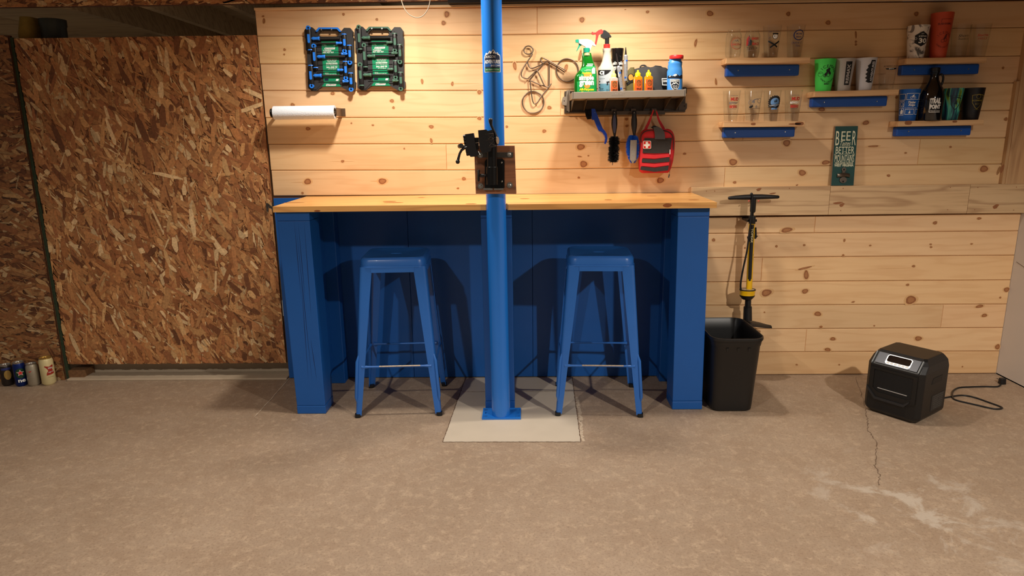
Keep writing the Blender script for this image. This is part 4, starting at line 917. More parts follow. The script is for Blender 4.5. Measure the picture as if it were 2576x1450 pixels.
prnt(t, S1, [(INK, lambda m: (ring(m, F3, .011, .097, .013, .0022), blob(m, F3, [(-.002, .112), (.024, .112), (.024, .106), (-.002, .106)]), blob(m, F3, [(-.018, .080), (.028, .052), (.025, .046), (-.021, .073)]), blob(m, F3, [(.034, .080), (-.012, .050), (-.009, .044), (.037, .073)]), blob(m, F3, [(.004, .101), (.009, .101), (.009, .094), (.004, .095)]))), (WHITE, lambda m: (blob(m, F3, [(.001, .104), (.021, .104), (.022, .094), (.016, .086), (.006, .086), (.000, .094)]),)), (NAVY, lambda m: (m.fn2(text('Cap City Brew', .046, .007, cx=.006, cy=.118), F3), m.fn2(text('XX', .010, .008, cx=-.012, cy=.092), F3)))])
t, S1 = vessel('beer_glass', 'pint glass with a round navy gear badge, rightmost on the upper left shelf', 'glass', 1, 1997, PG, .031, .043, .150, GLASS); F4 = S1()
prnt(t, S1, [(NAVY, lambda m: (ring(m, F4, .010, .102, .023, .0035, 40, 1), m.fn2(text('MOAB', .026, .009, cx=.010, cy=.108, bold=.03), F4), m.fn2(text('BREWS', .024, .008, cx=.010, cy=.094, bold=.02), F4), m.fn2(text('CRANK IT', .050, .010, cx=.004, cy=.068), F4), m.fn2(text('TRAIL', .026, .009, cx=.010, cy=.054), F4)))])
PG = 'printed pint glasses on the lower left shelf'
def mud(m, F): pass
for px_, lab in ((1837, 'pint glass printed with mud and beers lettering, leftmost on the lower left shelf'), (1991, 'pint glass printed with mud and beers lettering, rightmost on the lower left shelf')):
    t, S1 = vessel('pint_glass', lab, 'glass', 2, px_, PG, .0305, .0425, .148, GLASS); Fm = S1(); o_ = .004 if px_ > 1900 else .008
    prnt(t, S1, [(RED, lambda m: (m.fn2(text('MUD', .036, .0165, cx=o_+.003, cy=.106, bold=.05), Fm), m.fn2(text('BEERS', .038, .0135, cx=o_, cy=.071, bold=.05), Fm))), (WHITE if px_ > 1900 else GREYP, lambda m: m.fn2(text('&SWEAT', .044, .011, cx=o_, cy=.0885, bold=.04), Fm)), (NAVY, lambda m: (m.fn2(text('SUWARROW TRAIL', .034, .004, cx=o_, cy=.122), Fm), m.fn2(text('THE MOUNTAIN RACE', .032, .0035, cx=o_, cy=.060), Fm)))])
t, S1 = vessel('pint_glass', 'pint glass with a grey bicycle drawing, second from the left on the lower left shelf', 'glass', 2, 1891, PG, .0305, .0425, .148, GLASS); F5 = S1()
prnt(t, S1, [(GREYP, lambda m: (ring(m, F5, -.012, .090, .013, .0018), ring(m, F5, .026, .098, .012, .0018), blob(m, F5, [(-.012, .090), (.000, .105), (.016, .108), (.026, .098), (.015, .105), (.002, .101), (.004, .088)]), m.fn2(text('&', .012, .014, cx=.014, cy=.070), F5), m.fn2(text('Tire Tap', .026, .008, cx=.018, cy=.068), F5))), (INK, lambda m: (blob(m, F5, [(-.022, .070), (-.004, .078), (-.002, .072), (-.010, .064), (-.020, .064)]), blob(m, F5, [(-.024, .060), (.038, .062), (.038, .0608), (-.024, .0588)])))])
t, S1 = vessel('pint_glass', 'pint glass with black toothed badge on light blue, third from left, lower left shelf', 'glass', 2, 1938, PG, .0305, .0425, .148, GLASS); F6 = S1()
prnt(t, S1, [(LBP, lambda m: (blob(m, F6, circ(.011, .090, .021, 24)), blob(m, F6, [(-.006, .056), (.026, .056), (.024, .064), (-.004, .064)]))), (INK, lambda m: (ring(m, F6, .011, .090, .029, .008, 40, 1), blob(m, F6, [(-.022, .066), (.040, .074), (.040, .086), (-.022, .078), (-.017, .072)]), blob(m, F6, [(.004, .096), (.014, .104), (.022, .100), (.018, .090), (.008, .088)]))), (WHITE, lambda m: m.fn2(text('TANNERY SHOALS', .050, .006, cx=.010, cy=.0765, rot=.13), S1(.0012)))])
# middle shelf
PG = 'cups on the middle shelf'
GRN = mat('lime_silicone', (74, 220, 92), .5, var=.04, scale=20)
t, S1 = vessel('silicone_cup', 'bright lime green cup with a black round race print, leftmost on the middle shelf', 'cup', 3, 2070, PG, .0350, .0485, .150, GRN); F7 = S1()
prnt(t, S1, [(INK, lambda m: (arc_text(m, F7, 'ICEMAN', .010, .078, .037, .013, 2.45, .55), arc_text(m, F7, 'COMETH CHALLENGE', .010, .078, .036, .0065, 3.7, 5.8, True), blob(m, F7, [(.000, .098), (.012, .108), (.018, .104), (.016, .094), (.024, .082), (.020, .072), (.010, .086), (.004, .076), (-.004, .066), (-.006, .080), (.002, .088)]), ring(m, F7, -.003, .072, .008, .002), ring(m, F7, .012, .074, .008, .002), m.fn2(text('2021', .027, .008, cx=.008, cy=.034, bold=.03), F7), ring(m, F7, -.024, .079, .012, .0009), m.fn2(text('BELLS', .016, .004, cx=-.024, cy=.084), F7)))])
FROST = mat('frosted_plastic', (205, 200, 196), .45, var=.04, scale=14, trans=.35)
t, S1 = vessel('frosted_cup', 'frosted cup with black block and vertical lettering, second from the left on the middle shelf', 'cup', 3, 2118, PG, .0335, .0475, .150, FROST); F8 = S1()
prnt(t, S1, [(INK, lambda m: m.patch(F8, .000, .027, .026, .134, 8, 4)), (FROST, lambda m: m.fn2(text('RE/MAX', .088, .0155, rot=PI/2, cx=.0135, cy=.078, bold=.05), S1(.0014)))])
FROST2 = mat('white_frosted_plastic', (222, 224, 232), .45, var=.03, scale=14, trans=.2)
t, S1 = vessel('frosted_cup', 'whiter frosted cup with black jagged mountain emblem, third from the left on the middle shelf', 'cup', 3, 2172, PG, .0335, .0475, .150, FROST2); F9 = S1()
prnt(t, S1, [(INK, lambda m: blob(m, F9, [(.034, .138), (.036, .036), (.012, .034), (-.002, .040), (.004, .050), (-.006, .056), (.002, .066), (-.006, .074), (.003, .084), (-.005, .092), (.004, .104), (.000, .112), (.010, .122), (.014, .138)])), (FROST2, lambda m: m.fn2(text('ADVENTURES', .092, .013, rot=PI/2, cx=.024, cy=.086, bold=.04), S1(.0014)))])
t, S1 = vessel('pint_glass', 'clear pint glass with a dark lettered band, rightmost on the middle shelf', 'glass', 3, 2228, PG, .0315, .0435, .150, GLASS); F10 = S1()
prnt(t, S1, [(INK, lambda m: (m.fn2(text('AMERICAN', .056, .008, cx=.002, cy=.108), F10), blob(m, F10, [(-.018, .099), (.034, .101), (.030, .094), (.008, .091), (-.012, .093)]))), (WHITE, lambda m: m.fn2(text('BREW', .022, .005, cx=.008, cy=.0965), S1(.0012)))])
# upper right shelf
PG = 'cups on the upper right shelf'
MARB = bpy.data.materials.new('marbled_silicone'); MARB.use_nodes = True; nt = MARB.node_tree
tc = N(nt, 'ShaderNodeTexCoord'); wv = N(nt, 'ShaderNodeTexNoise'); wv.inputs['Scale'].default_value = 11; wv.inputs['Distortion'].default_value = 2.2; nt.links.new(tc.outputs['Object'], wv.inputs['Vector'])
nt.links.new(ramp(nt, wv.outputs[0], [(.36, lin((84, 80, 78))), (.44, lin((214, 206, 196))), (.6, lin((232, 226, 216))), (.66, lin((120, 112, 108)))]), nt.nodes['Principled BSDF'].inputs['Base Color'])
t, S1 = vessel('silicone_cup', 'white and grey marbled cup with black hexagon badge, leftmost on the upper right shelf', 'cup', 4, 2302, PG, .0350, .0490, .150, MARB); F11 = S1()
hexa_ = lambda r, cx, cy: [(cx+r*math.cos(PI/6+PI/3*i), cy+r*math.sin(PI/6+PI/3*i)) for i in range(6)]
prnt(t, S1, [(INK, lambda m: blob(m, F11, hexa_(.034, .011, .086))), (WHITE, lambda m: (m.fn2(text('30', .036, .022, cx=.016, cy=.078, bold=.03), S1(.0014)), m.fn2(text('ICEMAN', .034, .008, cx=.014, cy=.098), S1(.0014)), m.fn2(text('HEY', .012, .004, cx=.012, cy=.109), S1(.0014)), ring(m, S1(.0012), -.014, .088, .005, .001)))])
ORG = mat('orange_silicone', (190, 74, 44), .5, var=.05, scale=18)
t, S1 = vessel('silicone_cup', 'tall orange cup with dark prints beside the marbled cup', 'cup', 4, 2358, PG, .0350, .0490, .205, ORG); F12 = S1()
DPR = mat('dark_red_print', (96, 34, 26), .5)
prnt(t, S1, [(DPR, lambda m: (arc_text(m, F12, 'ICEMAN', .010, .080, .033, .011, 2.5, .6), arc_text(m, F12, 'COMETH CHALLENGE', .010, .080, .033, .006, 3.7, 5.8, True), ring(m, F12, .005, .076, .008, .002), ring(m, F12, .018, .080, .008, .002), blob(m, F12, [(.006, .082), (.016, .108), (.022, .104), (.020, .090), (.012, .080)]), m.fn2(text('SUSHIAMU', .056, .009, cx=.006, cy=.152, bold=.02), F12), m.patch(F12, -.010, .032, .172, .1735, 6, 1), m.patch(F12, -.010, -.0085, .160, .1735, 1, 1)))])
t, S1 = vessel('pint_glass', 'faint clear glass with dark print right of the tall orange cup', 'glass', 4, 2409, PG, .0315, .0435, .150, GLASS); F13 = S1()
prnt(t, S1, [(INK, lambda m: (m.fn2(text('Short', .044, .012, cx=.006, cy=.098, shear=.3), F13), m.fn2(text('Rounds Co', .044, .008, cx=.008, cy=.084, shear=.2), F13)))])
t, S1 = vessel('pint_glass', 'clear glass with faded red print at the far right of the upper right shelf', 'glass', 4, 2458, PG, .0315, .0435, .150, GLASS); F14 = S1()
prnt(t, S1, [(RED, lambda m: (m.fn2(text('Sturgis', .046, .013, cx=.004, cy=.098, shear=.3, bold=.02), F14), m.fn2(text('HILLS', .038, .008, cx=.004, cy=.084, shear=.2), F14)))])
# lower right shelf
PG = 'cups on the lower right shelf'
CB = mat('cobalt_silicone', (24, 92, 176), .5, var=.04, scale=20)
t, S1 = vessel('silicone_cup', 'blue cup covered with white framed trail symbols, leftmost on the lower right shelf', 'cup', 5, 2281, PG, .0360, .0465, .150, CB, y=-.040); F15 = S1()
def frames(m):
    for (x0, x1, z0, z1) in ((-.020, .036, .100, .130), (-.060, -.024, .098, .128), (-.054, -.028, .066, .094), (-.022, .020, .030, .056), (.026, .050, .030, .056), (-.060, -.028, .028, .060), (.040, .062, .068, .094), (.040, .062, .100, .130)):
        F = S1(.0008)
        for (a, b, c_, d) in ((x0, x1, z0, z0+.0018), (x0, x1, z1-.0018, z1), (x0, x0+.0018, z0, z1), (x1-.0018, x1, z0, z1)): m.patch(F, a, b, c_, d, 6, 1)
    m.fn2(text('Timber', .034, .012, cx=.006, cy=.088, shear=.3, bold=.03), S1(.0012)); m.fn2(text('Ridge', .030, .012, cx=.006, cy=.074, shear=.3, bold=.03), S1(.0012)); m.fn2(text('T.C. MAN CHALLENGE', .056, .004, cx=.004, cy=.0615), S1(.0012))
    ring(m, F15, -.041, .080, .009, .0015); ring(m, F15, .000, .110, .005, .0012); ring(m, F15, .014, .110, .005, .0012); blob(m, F15, [(.000, .112), (.006, .122), (.012, .124), (.010, .116), (.014, .110), (.006, .114)]); blob(m, F15, [(-.006, .036), (.004, .036), (.000, .052)]); blob(m, F15, [(-.046, .032), (-.034, .034), (-.032, .050), (-.040, .056), (-.048, .044)])
prnt(t, S1, [(WHITE, frames)])
x = float(aty(2337, 305, -.060)[0]); z = shelf_z(5, x)+.0003
gr = thing('growler_jug', 'dark glass growler jug with small ring handle and white trail lettering', 'jug', (x, -.060, z))
AMB = mat('dark_growler_glass', (12, 9, 12), .08, var=.2, scale=8, coat=.5)
gp = [(0, 0), (.051, 0), (.0540, .004), (.0542, .10), (.051, .125), (.044, .150), (.030, .172), (.0215, .190), (.0195, .205), (.0195, .222), (.0225, .224), (.0225, .232), (0, .232)]
mb = MB(); mb.lathe(gp, (x, -.060, z), 48); mb.build('body', AMB, gr, smooth=50)
mb = MB(); mb.lathe([(0, .2325), (.0215, .2325), (.0215, .246), (.019, .248), (0, .248)], (x, -.060, z), 24); mb.build('cap', BLACK, gr, smooth=40)
mb = MB(); pts = smoothpath([(x+.019, -.060, z+.214), (x+.034, -.060, z+.216), (x+.043, -.060, z+.200), (x+.041, -.060, z+.175), (x+.034, -.060, z+.160)], sub=5); mb.tube(pts, .0048, 12); mb.build('handle', AMB, gr, smooth=60)
FG = lambda e: (lambda u, v: (x+(.0542+e)*math.sin(u/.0542-.38), -.060-(.0542+e)*math.cos(u/.0542-.38), z+v))
mb = MB(); Fg = FG(.0006); mb.fn2(text('TRAIL', .046, .026, cx=.012, cy=.091, bold=.06), Fg); mb.fn2(text('POINT', .046, .021, cx=.012, cy=.064, bold=.06), Fg); mb.fn2(text('Natural Center', .044, .0055, cx=.014, cy=.046), Fg)
for a, b, c_, d in ((-.014, .036, .0375, .040), (-.014, -.0115, .0375, .066), (-.014, -.011, .066, .100), (-.014, -.004, .100, .103)): mb.patch(Fg, a, b, c_, d, 6, 1)
mb.build('print', WHITE, gr, fix=False)
AUR = bpy.data.materials.new('aurora_silicone'); AUR.use_nodes = True; nt = AUR.node_tree
tc = N(nt, 'ShaderNodeTexCoord'); mp = N(nt, 'ShaderNodeMapping'); mp.inputs['Scale'].default_value = (26, 26, 3.5); nt.links.new(tc.outputs['Object'], mp.inputs['Vector']); wv = N(nt, 'ShaderNodeTexNoise'); wv.inputs['Scale'].default_value = 1.6; wv.inputs['Distortion'].default_value = .8; nt.links.new(mp.outputs[0], wv.inputs['Vector'])
nt.links.new(ramp(nt, wv.outputs[0], [(.34, lin((18, 38, 66))), (.43, lin((22, 96, 104))), (.5, lin((84, 196, 176))), (.56, lin((120, 150, 40))), (.66, lin((22, 52, 46)))]), nt.nodes['Principled BSDF'].inputs['Base Color'])
t, S1 = vessel('silicone_cup', 'streaked green and turquoise cup right of the growler', 'cup', 5, 2387, PG, .0350, .0490, .150, AUR); F16 = S1()
shield = lambda cx, cy, s: [(cx-.021*s, cy+.020*s), (cx, cy+.024*s), (cx+.021*s, cy+.020*s), (cx+.019*s, cy-.008*s), (cx+.008*s, cy-.026*s), (cx, cy-.033*s), (cx-.008*s, cy-.026*s), (cx-.019*s, cy-.008*s)]
DKG = mat('deep_green_print', (10, 40, 46), .5)
prnt(t, S1, [(DKG, lambda m: (m.fn2(filled([shield(.010, .082, 1.1), shield(.010, .082, .92)]), F16), m.patch(F16, -.022, .036, .112, .114, 8, 1), blob(m, F16, [(.002, .074), (.010, .098), (.018, .074)])))])
BKS = mat('black_silicone', (14, 14, 20), .5, var=.1, scale=20)
t, S1 = vessel('silicone_cup', 'black cup with thin gold shield print, rightmost on the lower right shelf', 'cup', 5, 2439, PG, .0350, .0490, .150, BKS); F17 = S1()
GLD = mat('gold_print', (140, 124, 50), .4)
prnt(t, S1, [(GLD, lambda m: (m.fn2(filled([shield(.014, .090, 1.25), shield(.014, .090, 1.15)]), F17), ring(m, F17, .014, .108, .010, .0015), m.fn2(text('ICEMAN', .044, .007, cx=.014, cy=.090, bold=.02), F17), m.fn2(text('BC17', .020, .008, cx=.014, cy=.074), F17), m.fn2(text('17 YEARS', .022, .003, cx=.014, cy=.048), F17)))])

# ------------------------------------------------------------------ bottle opener sign
sa = aty(2085, 465, -.012); sb = aty(2145, 465, -.012); sc_ = aty(2099, 317.5, -.012); sd_ = aty(2156, 317.5, -.012)
sz0, sz1 = 1.0225, (sc_[2]+sd_[2])/2; sx0, sx1 = (sa[0]+sc_[0])/2+.003, (sb[0]+sd_[0])/2; yb0, yb1 = -.030, -.016
sg = thing('bottle_opener_sign', 'narrow dark green sign with cream lettering and metal bottle opener, standing on the chair rail', 'sign', ((sx0+sx1)/2, yb0, sz0))
lean = lambda y, z: y+(z-sz0)*.05
mb = MB(); th = .014
mb.hexa([(sx0, yb0, sz0), (sx1, yb0, sz0), (sx1, yb0+th, sz0), (sx0, yb0+th, sz0)], [(sx0, lean(yb0, sz1), sz1), (sx1, lean(yb0, sz1), sz1), (sx1, lean(yb0+th, sz1), sz1), (sx0, lean(yb0+th, sz1), sz1)])
mb.build('board', mat('raw_sign_edge', (122, 98, 78), .6, var=.15, scale=60), sg, bevel=.0008)
mb = MB(); FS = lambda e: (lambda u, v: (sx0+u, lean(yb0, sz0+v)-e, sz0+v)); H_ = sz1-sz0; Wd = sx1-sx0
mb.patch(FS(.0005), .0008, Wd-.0008, .0008, H_-.0008, 2, 2); mb.build('face', mat('teal_green_sign', (14, 66, 62), .45, var=.08, scale=14), sg, fix=False)
mb = MB(); cx = Wd/2; F = FS(.0011); q = H_/155.0   # sign measured in 155 units of height
def ST(s, w, h, y, cx_=cx, **k): mb.fn2(text(s, w, h, cx=cx_, cy=H_-y*q, **k), F)
ST('EE', .046, 24*q, 25.5, bold=.0); ST('B', .018, 37*q, 31, cx_=.0155, bold=.0); ST('R', .018, 37*q, 31, cx_=Wd-.0155); ST('Tastes', .052, 12*q, 44.5, shear=.35); ST('BETTER', .092, 18*q, 62)
ST('IN', .008, 3.5*q, 73.5, cx_=.010); ST('THE', .014, 3.5*q, 73.5, cx_=Wd-.014); ST('MOUNTAINS', .096, 18*q, 84); ST('NEW RIVER GORGE', .090, 4*q, 95.5, bold=.02); ST('WEST VIRGINIA', .096, 7*q, 101.5, bold=.03)
for i in range(14):
    a0_, a1_ = PI*i/14, PI*(i+1)/14; mb.add([F(cx+r_*math.cos(a_), H_-73*q+r_*math.sin(a_)) for r_, a_ in ((.014, a0_), (.014, a1_), (.0126, a1_), (.0126, a0_))], [(0, 1, 2, 3)])
for a, b in zip([(-.046, -78), (-.022, -74), (-.012, -72.5), (.0, -72.5), (.012, -73), (.026, -76)], [(-.022, -74), (-.012, -72.5), (.0, -72.5), (.012, -73), (.026, -76), (.046, -78)]):
    mb.add([F(cx+a[0], H_+a[1]*q), F(cx+b[0], H_+b[1]*q), F(cx+b[0], H_+b[1]*q+.0016), F(cx+a[0], H_+a[1]*q+.0016)], [(0, 1, 2, 3)])
mb.build('lettering', mat('cream_paint', (226, 226, 196), .6, var=.08, scale=90), sg, fix=False)
c = np.array((sx0+cx+.002, lean(yb0, sz0+.05), sz0)); OP = mat('cast_iron', (110, 100, 90), .38, metal=.9, var=.25, scale=60, bump=.2)
zz = lambda y: H_-y*q
mb = MB(); prism(mb, [circ(cx+.0, zz(112.5), .011, 20), circ(cx, zz(112.5), .004, 12)], FS(.006), FS(.001)); prism(mb, [circ(cx, zz(140), .018, 24, .015)], FS(.006), FS(.001)); mb.box(sx0+cx-.008, sx0+cx+.008, lean(yb0, sz0+.06)-.006, lean(yb0, sz0+.06), sz0+zz(135), sz0+zz(115)); op_ = mb.build('opener_plate', OP, sg, bevel=.0015)
mb = MB(); n = 12
rows = []
for j, (d, zt_) in enumerate(((.006, 121), (.016, 123), (.022, 127), (.018, 130), (.006, 131))):
    rows.append([(sx0+cx+.032*math.sin(a)*(1 if j < 4 else .9), lean(yb0, sz0+zz(zt_))-.004-d*math.cos(a)*.9, sz0+zz(zt_+3*abs(math.sin(a))**2)) for a in [(-1.45+2.9*i/n) for i in range(n+1)]])
mb.add([p for r_ in rows for p in r_], [(i*(n+1)+j, i*(n+1)+j+1, (i+1)*(n+1)+j+1, (i+1)*(n+1)+j) for i in range(len(rows)-1) for j in range(n)]); o = mb.build('opener_hood', OP, sg, smooth=50)
for y in (112.5, 144):
    mb = MB(); p = FS(.0065)(cx, zz(y)); mb.lathe([(0, 0), (.0042, 0), (.003, .0025), (0, .003)], p, 14, 'Y'); mb.build('screw', mat('dark_screw', (40, 34, 30), .4, metal=.8), op_, smooth=50)
# ------------------------------------------------------------------ grey plastic wall rack
RK = mat('grey_rack_plastic', (130, 120, 108), .5, var=.06, scale=30)
RKD = mat('dark_rack_plastic', (74, 64, 54), .45, var=.15, scale=30)
YF = -.200; rl = .238; rr_ = .768
ra = thing('plastic_wall_rack', 'grey plastic tool rack with lipped tray on the wall above the bench, holding bottles', 'rack', ((rl+rr_)/2, 0, 1.38))
lipb = lambda x: 1.4525+(x-rl)*.011; lipt = lambda x: 1.4845+(x-rl)*.011
def slab(mb, x0, x1, y0, y1, z0, z1):   # z0, z1: functions of x
    mb.hexa([(x0, y0, z0(x0)), (x1, y0, z0(x1)), (x1, y1, z0(x1)), (x0, y1, z0(x0))], [(x0, y0, z1(x0)), (x1, y0, z1(x1)), (x1, y1, z1(x1)), (x0, y1, z1(x0))])
mb = MB(); slab(mb, rl+.004, rr_-.004, YF, YF+.004, lipb, lipt); mb.build('tray_lip', RK, ra, bevel=.002)
TF = lambda x: 1.4565+(x-rl)*.011
mb = MB(); slab(mb, rl, rr_, YF+.002, -.004, lambda x: TF(x)-.003, TF); mb.build('tray_floor', RK, ra)
mb = MB()
slab(mb, rl-.002, rl+.003, YF+.002, -.004, lipb, lambda x: lipt(x)+.0); slab(mb, rr_-.003, rr_+.002, YF+.002, -.004, lipb, lambda x: lipt(x)+.003); mb.build('tray_end', RK, ra, bevel=.0015)
mb = MB()
mb.box(rl-.025, rr_+.045, -.007, -.002, 1.392, 1.50)
mb.build('back_plate', RKD, ra, bevel=.001)
mb = MB(); G12 = lambda x, y: (1400+x/12.083, 190+y/12.083)
pxy(mb, [[G12(*p) for p in ((305, 450), (415, 440), (418, 1090), (310, 1080), (302, 915), (180, 895), (165, 780), (200, 650), (290, 640))], [G12(235+16*math.cos(a), 775+16*math.sin(a)) for a in [2*PI*i/12 for i in range(12)]]], -.012, -.002)
mb.box(rl-.005, rl-.001, -.030, -.010, 1.400, 1.502); mb.build('mounting_ear', RK, ra, bevel=.0012)
mb = MB(); G12b = lambda x, y: (1560+x/12.083, 190+y/12.083)
pxy(mb, [[G12b(*p) for p in ((1800, 840), (2030, 850), (2030, 1000), (1975, 1070), (1780, 1070))], [G12b(1955+20*math.cos(a), 930+18*math.sin(a)) for a in [2*PI*i/12 for i in range(12)]]], -.012, -.003)
pxy(mb, [[G12b(*p) for p in ((1900, 350), (2010, 355), (2030, 400), (2025, 550), (1900, 540))]], -.012, -.003); mb.build('mounting_ear', RKD, ra, bevel=.0012)
# gussets under the tray
for i, px_ in enumerate((1444, 1477.5, 1530, 1583, 1636, 1690, 1723)):
    x = float(aty(px_, 250, YF+.004)[0]); mb = MB(); w_ = .0018 if 0 < i < 6 else .0028
    z1 = TF(x)-.003; zb_ = 1.402
    prism(mb, [[(YF+.004, z1), (YF+.004, lipb(x)+.001), (YF+.010, lipb(x)), (-.010, zb_), (-.006, zb_), (-.006, z1)]], lambda u, v: (x-w_/2, u, v), lambda u, v: (x+w_/2, u, v)); mb.build('gusset', RKD, ra)
# lower peg rail
mb = MB(); a = .335; b = .712
mb.box(a, b, -.022, -.007, 1.382, 1.402); mb.box(rl-.02, rr_+.045, -.016, -.007, 1.393, 1.401); mb.build('peg_rail', RKD, ra, bevel=.002)
for px_ in (1494, 1546, 1596, 1648):
    x = float(aty(px_, 280, -.05)[0]); mb = MB(); mb.tube([(x, -.020, 1.394), (x, -.050, 1.392), (x, -.060, 1.398), (x, -.062, 1.408)], [.0045, .004, .004, .003], 10); mb.box(x-.012, x+.012, -.024, -.0215, 1.384, 1.412); mb.build('peg', RKD, ra, smooth=40)
mb = MB(); mb.fn2(text('SUNCAST', .060, .009, cx=0, cy=0, shear=.3, bold=.02), lambda u, v: (.452+u, YF-.0006, lipb(.452)+.018+v+u*.011)); part_label(mb.build('embossed_name', mat('embossed_grey', (150, 142, 132), .5), ra, fix=False), 'embossed lettering on the tray lip')

# ------------------------------------------------------------------ things on the tray
G3 = lambda x, y: (1280+x/5.367, 60+y/5.367)
YDEF = -.12
def yd(Y): return YDEF if Y is None else Y
def bx(x, y=Ellipsis, Y=None):
    Y = yd(Y)
    p = aty(*G3(x, 500 if y is Ellipsis else y), Y); return p
def tz(x): return TF(x)+.0004
def prof_loft(name, label, cat, rows, depth, m, Y=None, group=None, p=2.6, zbase=None, n=32, smooth=60):
    """rows of (photo y, x left, x right) in crop units, top to bottom; returns thing, draping function"""
    R_ = []; Y = yd(Y)
    for (y, xa, xb, dd) in rows:
        a = bx(xa, y, Y); b = bx(xb, y, Y); R_.append([a[2], (a[0]+b[0])/2, Y, abs(b[0]-a[0])/2, dd])
    R_ = R_[::-1]; z0 = tz(R_[0][1])+(0 if zbase is None else zbase); R_[0][0] = z0
    t = thing(name, label, cat, (R_[0][1], Y, z0), group)
    mb = MB(); mb.loft([tuple(r) for r in R_], n, p); mb.build('body', m, t, smooth=smooth)
    zs = [r[0] for r in R_]
    def F(e=.0008):
        def f(x, z):   # world x, z
            cx = np.interp(z, zs, [r[1] for r in R_]); hw = np.interp(z, zs, [r[3] for r in R_]); hd = np.interp(z, zs, [r[4] for r in R_])
            q = min(abs((x-cx)/hw), .985); return (x, Y-hd*(1-q**p)**(1/p)-e, z)
        return f
    return t, F
def tx(mb, F, s, x0, y0, x1, y1, Y=None, **k):
    a = bx(x0, y0, Y); b = bx(x1, y1, Y)
    mb.fn2(text(s, b[0]-a[0], a[2]-b[2], cx=(a[0]+b[0])/2, cy=(a[2]+b[2])/2, **k), F)
def pt(mb, F, pts, Y=None, fill=True):
    w = [(bx(x, y, Y)[0], bx(x, y, Y)[2]) for x, y in pts]
    # cut into vertical strips so that it follows the curve
    v, f = filled([w]); mb.fn2((v, f), F)
def bandp(mb, F, x0, x1, y0, y1, Y=None, nu=10, nv=4):
    a = bx(x0, y0, Y); b = bx(x1, y1, Y); mb.patch(F, a[0], b[0], b[2], a[2], nu, nv)
def trig(t, rows, m, name, Y=None, th=.012, bevel=.002):
    Y = yd(Y); mb = MB(); w = [(bx(x, y, Y)[0], bx(x, y, Y)[2]) for x, y in rows]; prism(mb, [w], lambda u, v: (u, Y-th/2, v), lambda u, v: (u, Y+th/2, v)); return mb.build(name, m, t, bevel=bevel)
def cyl(t, xa, xb, y0, y1, m, name, Y=None, n=24, tp_=1.0):
    Y = yd(Y)
    a = bx(xa, y0, Y); b = bx(xb, y1, Y); c = (a[0]+b[0])/2; r = (b[0]-a[0])/2; mb = MB(); mb.lathe([(0, b[2]), (r, b[2]), (r*tp_, a[2]), (0, a[2])], (c, Y, 0), n); return mb.build(name, m, t, smooth=40, bevel=.0008)
GL = mat('green_cleaner', (10, 112, 26), .12, var=.08, scale=8, trans=.25, coat=.5)
TEAL = mat('teal_plastic', (24, 146, 118), .4); WHP = mat('white_plastic', (240, 240, 238), .35)
YDEF = -.142
t, F = prof_loft('spray_bottle', 'green cleaner spray bottle with white and teal trigger head, leftmost on the plastic rack', 'spray bottle',
    [(395, 985, 1110, .0085), (430, 985, 1118, .013), (480, 988, 1130, .018), (560, 985, 1160, .022), (620, 960, 1178, .026), (680, 905, 1188, .028), (740, 880, 1190, .029), (850, 878, 1190, .029), (985, 880, 1188, .029)], .03, GL)
LG = mat('leaf_green_label', (22, 150, 72), .4, var=.04, scale=20); YE = mat('yellow_print', (248, 226, 30), .5); ORR = mat('orange_starburst', (250, 150, 60), .5)
mb = MB(); f = F(.0006); q = [bx(x, y) for x, y in ((935, 935), (1165, 580))]
# label follows the front: strips between curved left edge and straight right edge
ys = [575, 600, 640, 700, 800, 936]; xl_ = [1040, 985, 945, 918, 915, 918]; 
vs = []; nn = 10
for y, xa in zip(ys, xl_):
    for i in range(nn+1): p = bx(xa+(1172-xa)*i/nn, y); vs.append(f(p[0], p[2]))
mb.add(vs, [(j*(nn+1)+i, j*(nn+1)+i+1, (j+1)*(nn+1)+i+1, (j+1)*(nn+1)+i) for j in range(len(ys)-1) for i in range(nn)])
mb.cur = 3
for cx_, cy_, r in ((1060, 700, 62), (1050, 845, 45)): pt(mb, F(.001), [(cx_+r*(1 if i % 2 else .78)*math.cos(2*PI*i/24), cy_+.75*r*(1 if i % 2 else .78)*math.sin(2*PI*i/24)) for i in range(24)])
mb.cur = 1; f2 = F(.0015)
tx(mb, f2, 'simple', 942, 700, 1140, 785, bold=.045); tx(mb, f2, 'green', 945, 775, 1140, 860, bold=.045); tx(mb, f2, 'Industry', 1040, 618, 1100, 630); tx(mb, f2, 'Strength Formula', 1015, 634, 1100, 646)
bandp(mb, F(.0012), 1052, 1132, 545, 556); bandp(mb, F(.0012), 1040, 1126, 566, 577)
pt(mb, F(.0012), [(1112, 680), (1112, 620), (1130, 600), (1142, 590), (1160, 610), (1160, 680)])
mb.cur = 2; tx(mb, f2, 'Concentrated', 985, 658, 1100, 682, bold=.03, shear=.2); tx(mb, f2, 'All-Purpose', 945, 875, 1140, 915, bold=.045, shear=.2); tx(mb, f2, 'Cleaner', 960, 920, 1090, 950, bold=.04, shear=.2)
mb.build('label', [LG, WHITE, YE, ORR], t, fix=False)
cyl(t, 1000, 1105, 390, 432, mat('clear_shoulder', (206, 200, 150), .2, trans=.5), 'shoulder', tp_=.75); cyl(t, 1006, 1092, 328, 390, TEAL, 'collar')
trig(t, [(1040, 330), (1030, 310), (985, 285), (945, 262), (942, 214), (1060, 210), (1110, 225), (1150, 262), (1173, 296), (1165, 305), (1125, 290), (1105, 330), (1095, 368), (1088, 330)], WHP, 'trigger_head', th=.020, bevel=.003)
